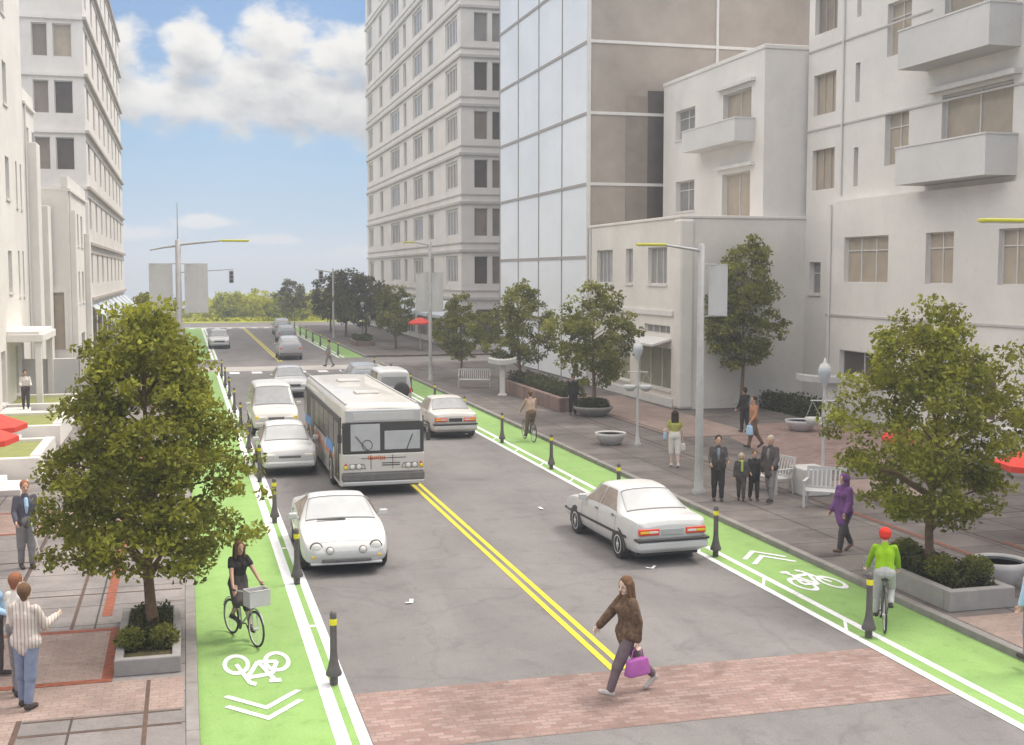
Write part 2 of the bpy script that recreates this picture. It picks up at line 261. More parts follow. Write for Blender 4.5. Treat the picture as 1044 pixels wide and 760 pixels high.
M['c_striped'] = stripes('striped_shirt_cloth', (0.60, 0.54, 0.49), (0.40, 0.30, 0.26), 7.0)
for _i, _k in enumerate(('plaster_l', 'plaster_g', 'plaster_r', 'plaster_c', 'tower', 'curtain_sky', 'curtain_brown', 'banner')): wear(M[_k], .96, seed=20.0 + _i, k=.35)
M['leaf'] = leaf_mat('olive_leaves', (0.115, 0.122, 0.015), (0.42, 0.42, 0.05))
M['leaf_mid'] = leaf_mat('dull_green_leaves', (0.105, 0.11, 0.022), (0.36, 0.355, 0.07))
M['leaf_dark'] = leaf_mat('dark_leaves', (0.075, 0.072, 0.036), (0.19, 0.175, 0.075))
M['leaf_bright'] = leaf_mat('yellow_green_leaves', (0.20, 0.23, 0.02), (0.66, 0.64, 0.05))
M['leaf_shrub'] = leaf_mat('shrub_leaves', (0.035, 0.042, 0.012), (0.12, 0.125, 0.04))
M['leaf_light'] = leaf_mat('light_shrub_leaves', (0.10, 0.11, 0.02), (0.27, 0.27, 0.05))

# ------------------------------------------------------------------ mesh builder
OFF = {}
class MB:
    def __init__(s): s.v = []; s.f = []; s.mi = []; s.sm = []
    def add(s, vs, fs, mi=0, smooth=False):
        o = len(s.v); s.v += [tuple(p) for p in vs]
        for f in fs: s.f.append(tuple(i + o for i in f)); s.mi.append(mi); s.sm.append(smooth)
        return s
    def box(s, x0, x1, y0, y1, z0, z1, mi=0):
        v = [(x0, y0, z0), (x1, y0, z0), (x1, y1, z0), (x0, y1, z0), (x0, y0, z1), (x1, y0, z1), (x1, y1, z1), (x0, y1, z1)]
        return s.add(v, [(0, 3, 2, 1), (4, 5, 6, 7), (0, 1, 5, 4), (1, 2, 6, 5), (2, 3, 7, 6), (3, 0, 4, 7)], mi)
    def bbox(s, x0, x1, y0, y1, z0, z1, b=0.01, mi=0):   # box with chamfered edges
        bm = bmesh.new(); bmesh.ops.create_cube(bm, size=1)
        for v in bm.verts: v.co = Vector((x0 + (v.co.x + .5) * (x1 - x0), y0 + (v.co.y + .5) * (y1 - y0), z0 + (v.co.z + .5) * (z1 - z0)))
        bmesh.ops.bevel(bm, geom=list(bm.edges), offset=b, segments=2, affect='EDGES', profile=0.5)
        return s.bm(bm, mi, False)
    def bm(s, bm, mi=0, smooth=True):
        bm.verts.index_update(); s.add([v.co[:] for v in bm.verts], [[v.index for v in f.verts] for f in bm.faces], mi, smooth); bm.free(); return s
    def quad(s, a, b, c, d, mi=0): return s.add([a, b, c, d], [(0, 1, 2, 3)], mi)
    def poly_prism(s, pts, z0, z1, mi=0):
        n = len(pts); v = [(p[0], p[1], z0) for p in pts] + [(p[0], p[1], z1) for p in pts]
        area = sum(pts[i][0] * pts[(i + 1) % n][1] - pts[(i + 1) % n][0] * pts[i][1] for i in range(n))
        f = [tuple(range(n, 2 * n)), tuple(range(n - 1, -1, -1))] + [(i, (i + 1) % n, n + (i + 1) % n, n + i) for i in range(n)]
        if area < 0: f = [t[::-1] for t in f]
        return s.add(v, f, mi)
    def tube(s, pts, rad, n=10, mi=0, cap=True, smooth=True):
        pts = [Vector(p) for p in pts]; rads = rad if hasattr(rad, '__len__') else [rad] * len(pts)
        vs = []; fs = []; prev = None
        for i, p in enumerate(pts):
            t = (pts[min(i + 1, len(pts) - 1)] - pts[max(i - 1, 0)])
            t = t.normalized() if t.length > 1e-9 else Vector((0, 0, 1))
            if prev is None: a = t.orthogonal().normalized()
            else: a = (prev - t * prev.dot(t)); a = a.normalized() if a.length > 1e-6 else t.orthogonal().normalized()
            prev = a; b = t.cross(a)
            for k in range(n):
                an = 2 * math.pi * k / n; vs.append(p + (a * math.cos(an) + b * math.sin(an)) * rads[i])
        for i in range(len(pts) - 1):
            for k in range(n): fs.append((i * n + k, i * n + (k + 1) % n, (i + 1) * n + (k + 1) % n, (i + 1) * n + k))
        s.add(vs, fs, mi, smooth)
        if cap:
            m = (len(pts) - 1) * n
            s.add([vs[k] for k in range(n)], [tuple(range(n - 1, -1, -1))], mi); s.add([vs[m + k] for k in range(n)], [tuple(range(n))], mi)
        return s
    def bar(s, a, b, w, h, mi=0):     # rectangular bar from a to b
        a = Vector(a); b = Vector(b); t = (b - a).normalized(); u = Vector((0, 0, 1)).cross(t)
        u = u.normalized() if u.length > 1e-4 else Vector((1, 0, 0)); w_ = t.cross(u)
        v = []
        for p in (a, b):
            for (i, j) in ((-1, -1), (1, -1), (1, 1), (-1, 1)): v.append(p + u * (i * w / 2) + w_ * (j * h / 2))
        return s.add(v, [(0, 3, 2, 1), (4, 5, 6, 7), (0, 1, 5, 4), (1, 2, 6, 5), (2, 3, 7, 6), (3, 0, 4, 7)], mi)
    def lathe(s, prof, c=(0, 0, 0), n=20, mi=0, axis='z', smooth=True, cap=True):
        vs = []; fs = []
        for (r, z) in prof:
            for k in range(n):
                a = 2 * math.pi * k / n
                p = (r * math.cos(a), r * math.sin(a), z)
                if axis == 'y': p = (p[0], p[2], -p[1])
                if axis == 'x': p = (p[2], p[1], -p[0])
                vs.append((p[0] + c[0], p[1] + c[1], p[2] + c[2]))
        for i in range(len(prof) - 1):
            for k in range(n): fs.append((i * n + k, i * n + (k + 1) % n, (i + 1) * n + (k + 1) % n, (i + 1) * n + k))
        s.add(vs, fs, mi, smooth)
        if cap:
            m = (len(prof) - 1) * n
            if prof[0][0] > 1e-4: s.add(vs[:n], [tuple(range(n - 1, -1, -1))], mi)
            if prof[-1][0] > 1e-4: s.add(vs[m:m + n], [tuple(range(n))], mi)
        return s
    def ball(s, c, r, mi=0, seg=12, ring=8):
        r = r if hasattr(r, '__len__') else (r, r, r)
        bm = bmesh.new(); bmesh.ops.create_uvsphere(bm, u_segments=seg, v_segments=ring, radius=1)
        for v in bm.verts: v.co = Vector((c[0] + v.co.x * r[0], c[1] + v.co.y * r[1], c[2] + v.co.z * r[2]))
        return s.bm(bm, mi)
    def mesh(s, name, mats, off=(0, 0, 0)):
        me = bpy.data.meshes.new(name)
        v = s.v if not any(off) else [(p[0] - off[0], p[1] - off[1], p[2] - off[2]) for p in s.v]
        me.from_pydata(v, [], s.f)
        for m in (mats if isinstance(mats, (list, tuple)) else [mats]): me.materials.append(M[m] if isinstance(m, str) else m)
        me.polygons.foreach_set('material_index', s.mi); me.polygons.foreach_set('use_smooth', s.sm)
        me.update(); return me
    def build(s, name, mats, parent=None, world=False, kind=None):
        off = OFF.get(parent.name, (0, 0, 0)) if (world and parent) else (0, 0, 0)
        o = bpy.data.objects.new(name, s.mesh(name, mats, off)); COL.objects.link(o)
        if parent: o.parent = parent; OFF[o.name] = OFF.get(parent.name, (0, 0, 0))
        if kind: o['kind'] = kind
        return o

def thing(name, label, cat, loc=(0, 0, 0), rotz=0.0, group=None):
    o = bpy.data.objects.new(name, None); COL.objects.link(o); o.empty_display_size = 0.2
    o.location = loc; o.rotation_euler = (0, 0, rotz); o['label'] = label; o['category'] = cat
    if group: o['group'] = group
    OFF[o.name] = tuple(loc); return o
def tag(o, label, cat, group=None):
    o['label'] = label; o['category'] = cat
    if group: o['group'] = group
    return o
def dup(root, loc, rotz, label, group=None):
    def cp(o, par):
        c = o.copy(); COL.objects.link(c)
        if par: c.parent = par
        for ch in KIDS(o): cp(ch, c)
        return c
    r = cp(root, None); r.location = loc; r.rotation_euler = (0, 0, rotz); r['label'] = label
    if group: r['group'] = group
    return r
def KIDS(o): return list(o.children)
def struct(name, mb, m): return mb.build(name, m, kind='structure')

def smooth_by_angle(o, deg=35):
    bm = bmesh.new(); bm.from_mesh(o.data); c = math.cos(R(deg))
    bmesh.ops.remove_doubles(bm, verts=bm.verts, dist=0.0005)
    for f in bm.faces: f.smooth = True
    for e in bm.edges:
        if len(e.link_faces) == 2: e.smooth = e.link_faces[0].normal.dot(e.link_faces[1].normal) > c
        else: e.smooth = False
    bm.to_mesh(o.data); bm.free(); return o
# ================================================================== SETTING
XL, XR = 0.08, 12.65             # kerb lines of the carriageway
ZS = 0.12                        # pavement level
b = MB()
ys = [-60, 0, 60, 120, 157, 175, 200, 230, 300, 420]
zs = [-0.06, -0.06, -0.06, -0.06, -0.06, -2.2, -4.2, -7.5, -12, -22]
for i in range(len(ys) - 1): b.quad((-400, ys[i], zs[i]), (400, ys[i], zs[i]), (400, ys[i + 1], zs[i + 1]), (-400, ys[i + 1], zs[i + 1]))
struct('ground', b, 'earth')
b = MB(); b.quad((-4000, 380, -21), (4000, 380, -21), (4000, 4000, -21), (-4000, 4000, -21)); struct('sky_water', b, 'sky_water')  # invented sheet, mirrors the sky where low open sky should show
b = MB(); b.quad((XL, -30, 0), (XR, -30, 0), (XR, 143, 0), (XL, 143, 0)); struct('road', b, 'asphalt')
b = MB()
b.quad((-120, 81.6, 0.004), (XL - .18, 81.6, 0.004), (XL - .18, 88.2, 0.004), (-120, 88.2, 0.004)); b.quad((XR + .18, 81.6, 0.004), (140, 81.6, 0.004), (140, 88.2, 0.004), (XR + .18, 88.2, 0.004))
b.quad((XL - .18, 81.6, 0.004), (XR + .18, 81.6, 0.004), (XR + .18, 88.2, 0.004), (XL - .18, 88.2, 0.004))
b.quad((-120, 143, 0.0), (140, 143, 0.0), (140, 155, 0.0), (-120, 155, 0.0)); struct('cross_road', b, 'old_asphalt')
b = MB(); b.quad((-150, 155, .02), (150, 155, .02), (150, 158.5, .02), (-150, 158.5, .02)); b.quad((-150, 158.5, .02), (150, 158.5, .02), (150, 176, -2.3), (-150, 176, -2.3)); struct('grass_verge', b, 'field')
# pavements and kerbs
def pave(name, m, x0, x1, y0, y1, z=ZS):
    return struct(name, MB().box(x0, x1, y0, y1, -0.05, z), m)
for (y0, y1) in ((-30, 81.4), (88.4, 143)):
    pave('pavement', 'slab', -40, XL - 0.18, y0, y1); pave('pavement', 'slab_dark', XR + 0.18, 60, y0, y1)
    k = MB()
    n = max(1, int((y1 - y0) / 1.9)); d = (y1 - y0) / n
    for i in range(n):
        k.bbox(XL - 0.177, XL, y0 + i * d + .004, y0 + (i + 1) * d - .004, -0.05, ZS + 0.006, .015); k.bbox(XR, XR + 0.177, y0 + i * d + .004, y0 + (i + 1) * d - .004, -0.05, ZS + 0.006, .015)
    struct('kerb', k, 'kerb')
def sheet(b, x0, x1, y0, y1, z): b.quad((x0, y0, z), (x1, y0, z), (x1, y1, z), (x0, y1, z)); return b
b = MB()
for (y0, y1) in ((-30, 77.4), (88.4, 140)):
    sheet(b, XL + .004, 2.24, y0, y1, 0.004); sheet(b, 10.72, XR - .004, y0, y1, 0.004)
struct('bike_lane', b, 'lane_green')
b = MB(); sheet(b, 2.26, 10.70, 15.0, 17.25, 0.004); struct('crosswalk', b, 'brick')
b = MB(); sheet(b, XL + .004, XR - .004, 77.6, 81.3, 0.004); struct('crosswalk', b, 'band')
b = MB(); sheet(b, XL + .004, XR - .004, 140.2, 142.4, 0.004); struct('crosswalk', b, 'band')
# white lines
b = MB()
for (y0, y1) in ((-30, 77.3), (88.5, 139.9)):
    for (x0, x1) in ((1.79, 1.98), (2.09, 2.24), (11.10, 11.24), (10.72, 10.86)): sheet(b, x0, x1, y0, y1, 0.008)
    y = y0 + 1.2
    while y < y1 - 1:
        if not (14.5 < y < 15.9): sheet(b, 1.981, 2.089, y, y + 0.12, 0.008); b.quad((10.861, y + .5, .008), (11.099, y + .95, .008), (11.099, y + 1.07, .008), (10.861, y + .62, .008))
        y += 3.1
for i in range(6): sheet(b, 2.6 + i * 1.35, 3.2 + i * 1.35, 75.6, 77.0, 0.008)
for i in range(9): sheet(b, .5 + i * 1.35, 1.1 + i * 1.35, 138.6, 139.9, 0.012)
struct('lane_lines', b, 'white_paint')
b = MB()
for (y0, y1) in ((17.3, 75), (85.5, 138)):
    sheet(b, 6.22, 6.33, y0, y1, 0.008); sheet(b, 6.43, 6.54, y0, y1, 0.008)
struct('centre_line', b, 'yellow_paint')
# bicycle symbol and chevrons
def strip(b, pts, w, z, close=False):
    n = len(pts)
    P = [Vector((p[0], p[1])) for p in pts]; Lf = []; Rt = []
    for i in range(n):
        if close: t = (P[(i + 1) % n] - P[i - 1]).normalized(); m = 1
        else:
            t0 = (P[i] - P[i - 1]).normalized() if i else None; t1 = (P[i + 1] - P[i]).normalized() if i < n - 1 else None
            t = ((t0 or t1) + (t1 or t0)).normalized(); m = 1 / max(.5, t.dot(t1 or t0))
        nn = Vector((-t.y, t.x)) * (w / 2 * m); Lf.append(P[i] + nn); Rt.append(P[i] - nn)
    for i in range(n if close else n - 1):
        j = (i + 1) % n; b.add([(Rt[i].x, Rt[i].y, z), (Rt[j].x, Rt[j].y, z), (Lf[j].x, Lf[j].y, z), (Lf[i].x, Lf[i].y, z)], [(0, 1, 2, 3)])
def bike_symbol(cx, cy, sx, sy, w):
    b = MB(); T = lambda u, v: (u, v); fin = lambda: setattr(b, 'v', [(cx + q[0] * sx, cy + q[1] * sy, q[2]) for q in b.v])
    for c in (-.30, .30): strip(b, [T(c + .17 * math.cos(a * math.pi / 12), .17 * math.sin(a * math.pi / 12)) for a in range(24)], w, .012, True)
    for k, seg in enumerate(([(-.30, 0), (-.02, -.02)], [(-.02, -.02), (.17, .27)], [(-.19, .23), (.17, .27)], [(-.02, -.02), (-.22, .36)], [(.30, 0), (.14, .37)], [(-.30, 0), (-.19, .23)], [(-.30, .36), (-.13, .36)], [(.14, .37), (.06, .40)])):
        strip(b, [T(*p) for p in seg], w, .0124 + .0004 * k)
    fin(); return b
b = bike_symbol(0.98, 19.05, -1.04, -2.55, .064)
for dy in (0, -.42): strip(b, [(.46, 17.62 + dy), (1.0, 17.0 + dy), (1.5, 17.62 + dy)], .10, .0125 )
struct('lane_marking', b, 'white_paint')
b = bike_symbol(11.95, 21.2, 1.05, 2.6, .065)
for dy in (0, .45): strip(b, [(11.45, 22.95 + dy), (11.95, 23.6 + dy), (12.42, 22.95 + dy)], .11, .0125)
struct('lane_marking', b, 'white_paint')

# paving panels on the pavements
def panel(pts, m, z, edge=None, ew=.16, edges=None):
    b = MB(); b.poly_prism(pts, ZS - .02, z); struct('brick_paving', b, m)
    if edge:
        e = MB(); n = len(pts)
        for i in (edges if edges is not None else range(n)):
            a, c = Vector(pts[i]), Vector(pts[(i + 1) % n]); t = (c - a).normalized(); q = Vector((-t.y, t.x)) * ew / 2
            a = a - t * ew * .5; c = c + t * ew * .5
            e.poly_prism([a + q, c + q, c - q, a - q], ZS - .02, z + .003 + .0006 * i)
        struct('paving_edge', e, edge)
panel([(-3.6, 18.45), (-1.22, 18.45), (-1.22, 21.15), (-3.6, 21.15)], 'brick_pale', ZS + .004, 'red_edge', .16)
panel([(-12, 17.0), (-.12, 17.0), (-.12, 18.35), (-12, 18.35)], 'brick_pale', ZS + .004)
panel([(-6.0, 10), (-2.25, 10), (-2.25, 16.98), (-6.0, 16.98)], 'brick_pale', ZS + .004, 'dark_edge', .07, [1])
panel([(-4.6, 29.6), (-1.5, 29.6), (-1.5, 32.2), (-4.6, 32.2)], 'brick_pale', ZS + .004, 'red_edge', .13)
b = MB()
for (x, y0, y1, w) in ((-1.42, 22.0, 29.4, .17), (-1.42, 32.4, 70, .17)): b.box(x - w / 2, x + w / 2, y0, y1, ZS - .02, ZS + .005)
struct('paving_edge', b, 'red_edge')
b = MB()
for (x, y0, y1, w) in ((-.62, 10, 18.3, .06), (-1.95, 21.3, 29.5, .06), (-3.1, 21.3, 29.5, .05)): b.box(x - w / 2, x + w / 2, y0, y1, ZS - .02, ZS + .0045)
for (y, x0, x1) in ((16.4, -2.2, -.15), (23.6, -6, -.15), (26.6, -6, -.15), (16.93, -2.2, -.15)): b.box(x0, x1, y - .025, y + .025, ZS - .02, ZS + .0056)
struct('paving_joint', b, 'dark_edge')
# right side
panel([(12.86, 15.6), (30, 15.6), (30, 18.05), (12.86, 18.05)], 'brick_pale', ZS + .004)
panel([(17.6, 26.0), (19.5, 26.0), (19.5, 31.2), (17.6, 31.2)], 'brick_pale', ZS + .004)
panel([(18.0, 33.6), (24.2, 33.6), (26.0, 38.4), (25.6, 44.4), (21.8, 44.0), (19.2, 40.6)], 'brick', ZS + .004)
panel([(17.3, 41.2), (20.6, 41.2), (20.6, 56), (17.3, 56)], 'brick_pale', ZS + .0045)
b = MB()
for (x, y0, y1, w) in ((16.0, 18.2, 60, .09), (17.45, 18.2, 78, .10), (17.15, 41.2, 70, .07)): b.box(x - w / 2, x + w / 2, y0, y1, ZS - .02, ZS + .0062)
for (y, x0, x1, w) in ((31.35, 16.1, 27, .06), (25.9, 17.5, 27, .06), (20.6, 16.05, 30, .08), (40.9, 17.5, 21, .06)): b.box(x0, x1, y - w / 2, y + w / 2, ZS - .02, ZS + .0074)
struct('paving_edge', b, 'dark_edge')
b = MB()
for (x, y0, y1, w) in ((16.12, 18.2, 28, .07), (17.58, 18.2, 23, .07)): b.box(x - w / 2, x + w / 2, y0, y1, ZS - .02, ZS + .0085)
struct('paving_edge', b, 'red_edge')

def haze():
    m = bpy.data.materials.new('haze'); m.use_nodes = True; nt = m.node_tree; nt.nodes.remove(nt.nodes['Principled BSDF'])
    v = nt.nodes.new('ShaderNodeVolumePrincipled'); v.inputs['Density'].default_value = HAZE; v.inputs['Color'].default_value = (0.86, 0.92, 1.0, 1); v.inputs['Anisotropy'].default_value = 0.2
    nt.links.new(v.outputs[0], nt.nodes['Material Output'].inputs['Volume']); M['haze'] = m
    o = MB().box(-4100, 4100, -120, 4100, -24, 40).build('haze', 'haze'); o['kind'] = 'stuff'
HAZE = 0.0016
haze()
# ================================================================== BUILDINGS
def facade(b, P, u, n, L, z0, z1, ops, depth=.22, mi=0):
    """wall sheet with real openings and reveals; P start point, u along, n outward normal (2-D)"""
    us = sorted({0, L} | {o[0] for o in ops} | {o[1] for o in ops}); zz = sorted({z0, z1} | {o[2] for o in ops} | {o[3] for o in ops})
    flip = (u[0] * 0 + (u[1] * n[0] - u[0] * n[1])) < 0
    pt = lambda a, z, d=0: (P[0] + u[0] * a - n[0] * d, P[1] + u[1] * a - n[1] * d, z)
    def q(A, B, C, D): b.add([A, B, C, D] if not flip else [D, C, B, A], [(0, 1, 2, 3)], mi)
    for i in range(len(us) - 1):
        j0 = None
        for j in range(len(zz) - 1):
            cu, cz = (us[i] + us[i + 1]) / 2, (zz[j] + zz[j + 1]) / 2
            if any(o[0] < cu < o[1] and o[2] < cz < o[3] for o in ops): continue
            q(pt(us[i], zz[j]), pt(us[i + 1], zz[j]), pt(us[i + 1], zz[j + 1]), pt(us[i], zz[j + 1]))
    for (a0, a1, c0, c1) in [o[:4] for o in ops]:
        q(pt(a0, c0), pt(a0, c1), pt(a0, c1, depth), pt(a0, c0, depth)); q(pt(a1, c1), pt(a1, c0), pt(a1, c0, depth), pt(a1, c1, depth))
        q(pt(a0, c1), pt(a1, c1), pt(a1, c1, depth), pt(a0, c1, depth)); q(pt(a1, c0), pt(a0, c0), pt(a0, c0, depth), pt(a1, c0, depth))
        q(pt(a0, c0, depth), pt(a1, c0, depth), pt(a1, c1, depth), pt(a0, c1, depth))
def obox(b, P, u, n, a0, a1, d0, d1, z0, z1, mi=0):
    """box in facade coordinates: a along, d outwards"""
    p = lambda a, d: (P[0] + u[0] * a + n[0] * d, P[1] + u[1] * a + n[1] * d)
    b.poly_prism([p(a0, d0), p(a1, d0), p(a1, d1), p(a0, d1)], z0, z1, mi)
def window(par, P, u, n, o, cols=1, rows=(), depth=.22, frame='trim', pane='pane_taupe', name='window', fw=.05, sill=True):
    a0, a1, c0, c1 = o[:4]; f = MB(); e = .004
    obox(f, P, u, n, a0 + e, a0 + fw, -depth + .01, -depth + .09, c0 + e, c1 - e); obox(f, P, u, n, a1 - fw, a1 - e, -depth + .01, -depth + .09, c0 + e, c1 - e)
    obox(f, P, u, n, a0 + fw, a1 - fw, -depth + .01, -depth + .088, c1 - fw, c1 - e); obox(f, P, u, n, a0 + fw, a1 - fw, -depth + .01, -depth + .088, c0 + e, c0 + fw)
    for k in range(1, cols):
        x = a0 + (a1 - a0) * k / cols; obox(f, P, u, n, x - fw * .45, x + fw * .45, -depth + .012, -depth + .084, c0 + fw, c1 - fw)
    for r in rows:
        z = c0 + (c1 - c0) * r; obox(f, P, u, n, a0 + fw, a1 - fw, -depth + .014, -depth + .08, z - fw * .4, z + fw * .4)
    if sill: obox(f, P, u, n, a0 - .05, a1 + .05, .002, .06, c0 - .09, c0 - .005)
    w = f.build(name, frame, par, True)
    g = MB(); obox(g, P, u, n, a0 + e, a1 - e, -depth + .008, -depth + .035, c0 + e, c1 - e); g.build('pane', pane, w, True)
    return w
def shell(b, x0, x1, y0, y1, z0, z1, skip=(), mi=0):
    """the remaining faces of a block"""
    F = dict(w=[(x0, y1, z0), (x0, y0, z0), (x0, y0, z1), (x0, y1, z1)], e=[(x1, y0, z0), (x1, y1, z0), (x1, y1, z1), (x1, y0, z1)],
             s=[(x0, y0, z0), (x1, y0, z0), (x1, y0, z1), (x0, y0, z1)], n=[(x1, y1, z0), (x0, y1, z0), (x0, y1, z1), (x1, y1, z1)], t=[(x0, y0, z1), (x1, y0, z1), (x1, y1, z1), (x0, y1, z1)])
    for k, f in F.items():
        if k not in skip: b.add(f, [(0, 1, 2, 3)], mi)
def roof(par, x0, x1, y0, y1, z, m='trim', ov=.12, h=.35):
    r = MB(); r.bbox(x0 - ov, x1 + ov, y0 - ov, y1 + ov, z + .002, z + h, .03); return r.build('roof', m, par, True)
WEST = dict(u=(0, 1), n=(-1, 0)); EAST = dict(u=(0, 1), n=(1, 0)); SOUTH = dict(u=(1, 0), n=(0, -1))

# ---- right tower beyond the cross street
def right_tower():
    X, Y0, Y1, H = 21.0, 93.2, 143.3, 38.0
    t = thing('office_tower', 'tall pale office tower with rows of narrow windows beyond the cross street, right', 'tower', (X, Y0, ZS))
    P = (X, Y0); fl = [4.2 + 3.75 * i for i in range(9)]
    cols = [(1.3, 5.8, 4), (10.8, 13.2, 1), (15.8, 20.4, 3), (23.8, 25.4, 1), (27.8, 33.3, 3), (38.3, 40.3, 1), (45.3, 48.8, 3)]
    ops = []; meta = []
    for z in fl[:]:
        if z > 35: continue
        for (a, c, k) in cols: ops.append((a, c, z + 1.05, z + 3.3)); meta.append(k)
    ops2 = []
    for z in fl:
        if z > 35: continue
        for (a, c) in ((1.05, 2.15), (2.5, 3.6), (5.5, 6.6)): ops2.append((a, c, z + 1.05, z + 3.25))
    shops = [(1.5 + 6.2 * i, 6.2 + 6.2 * i, .5, 3.3) for i in range(8)]
    b = MB(); facade(b, P, L=Y1 - Y0, z0=ZS, z1=H, ops=ops + shops, **WEST); facade(b, P, L=22, z0=ZS, z1=H, ops=ops2 + [(1.2, 5.6, .5, 3.3)], **SOUTH)
    shell(b, X, X + 22, Y0, Y1, ZS, H, ('w', 's')); b.build('wall', 'tower', t, True)
    for o, k in zip(ops, meta): window(t, P, o=o, cols=k, rows=(), frame='trim', pane=random.choice(['pane_grey', 'pane_taupe', 'pane_grey', 'pane_taupe']), sill=False, fw=.22 if k > 2 else .1, **WEST)
    for o in ops2[:]: window(t, P, o=o, pane=random.choice(['pane_dark', 'pane_dark', 'pane_taupe']) if o[2] < 22 else 'pane_grey', frame='trim', sill=False, fw=.05, **SOUTH)
    c = MB()
    for z in fl:
        obox(c, P, (0, 1), (-1, 0), -.14, Y1 - Y0, .002, .16, z - .18, z + .02); obox(c, P, (1, 0), (0, -1), 0, 22, .002, .14, z - .18, z + .02)
        obox(c, P, (0, 1), (-1, 0), -.07, Y1 - Y0, .002, .07, z + .5, z + .6); obox(c, P, (1, 0), (0, -1), 0, 22, .002, .06, z + .5, z + .6)
    c.build('stringcourse', 'tower_band', t, True)
    for o in shops: window(t, P, o=o, cols=3, pane='pane_dark', frame='trim', sill=False, name='shop_window', **WEST)
    window(t, P, o=(1.2, 5.6, .5, 3.3), cols=3, pane='pane_dark', frame='trim', sill=False, name='shop_window', **SOUTH)
    for i in range(8):
        a = MB(); y0 = Y0 + 1.2 + 6.2 * i
        a.add([(X - .01, y0, 3.95), (X - 1.3, y0, 2.75), (X - 1.3, y0 + 5.2, 2.75), (X - .01, y0 + 5.2, 3.95), (X - .01, y0, 3.9), (X - 1.3, y0, 2.5), (X - 1.3, y0 + 5.2, 2.5), (X - .01, y0 + 5.2, 3.9)], [(0, 1, 2, 3), (7, 6, 5, 4), (1, 5, 6, 2), (0, 4, 5, 1), (3, 2, 6, 7)])
        a.build('awning', 'awning', t, True)
    roof(t, X, X + 22, Y0, Y1, H)
right_tower()

# ---- curtain-walled block
def glass_block():
    X, Y0, Y1, H = 21.0, 62.3, 81.1, 33.5
    t = thing('glass_office_block', 'glass curtain wall office block, panes coloured as reflected sky to the street, bronze panes to the side', 'building', (X, Y0, ZS))
    b = MB(); b.box(X + .12, X + 20, Y0 + .12, Y1 - .12, ZS, H - .1); b.build('core', 'curtain_dark', t, True)
    zl = [-.6, 3.25, 7.0, 10.9, 14.65, 18.4, 22.15, 25.9, 29.65, 33.4]; yl = [Y0, 67.0, 71.7, 76.4, Y1]
    for i in range(9):
        for j in range(4):
            z0 = max(zl[i], ZS)
            MB().box(X, X + .1, yl[j] + .07, yl[j + 1] - .07, z0 + .06, zl[i + 1] - .1).build('glass_panel', 'curtain_sky', t, True)
    xl = [X, X + 7.35, X + 14.7, X + 20]
    for i in range(9):
        for j in range(3):
            z0 = max(zl[i], ZS)
            MB().box(xl[j] + .08, xl[j + 1] - .06, Y0 + .002, Y0 + .1, z0 + .06, zl[i + 1] - .1).build('glass_panel', 'curtain_brown', t, True)
    m = MB()
    for z in zl[1:]: m.box(X - .05, X + .1, Y0 + .16, Y1, z - .1, z + .06)
    for y in yl[1:]: m.box(X - .035, X + .098, y - .05, y + .05, ZS, H)
    m.build('mullion', 'mullion', t, True)
    m = MB()
    for z in zl[1:]: m.box(X + .1, X + 20, Y0 - .06, Y0 + .1, z - .1, z + .06)
    for x in xl[1:]: m.box(x - .07, x + .07, Y0 - .08, Y0 + .098, ZS, H)
    m.box(X - .06, X + .1, Y0 - .07, Y0 + .16, ZS, H)
    m.build('mullion', 'mullion_w', t, True)
    s = MB(); s.box(X + 3.35, X + 4.4, Y0 - .03, Y0 - .001, 3.3, 15.9); s.build('service_panel', 'curtain_dark', t, True)
    s = MB(); s.box(X + 2.1, X + 3.349, Y0 - .02, Y0 - .001, 3.3, 15.6); s.build('service_panel', 'pane_taupe', t, True)
    roof(t, X, X + 20, Y0, Y1, H)
glass_block()

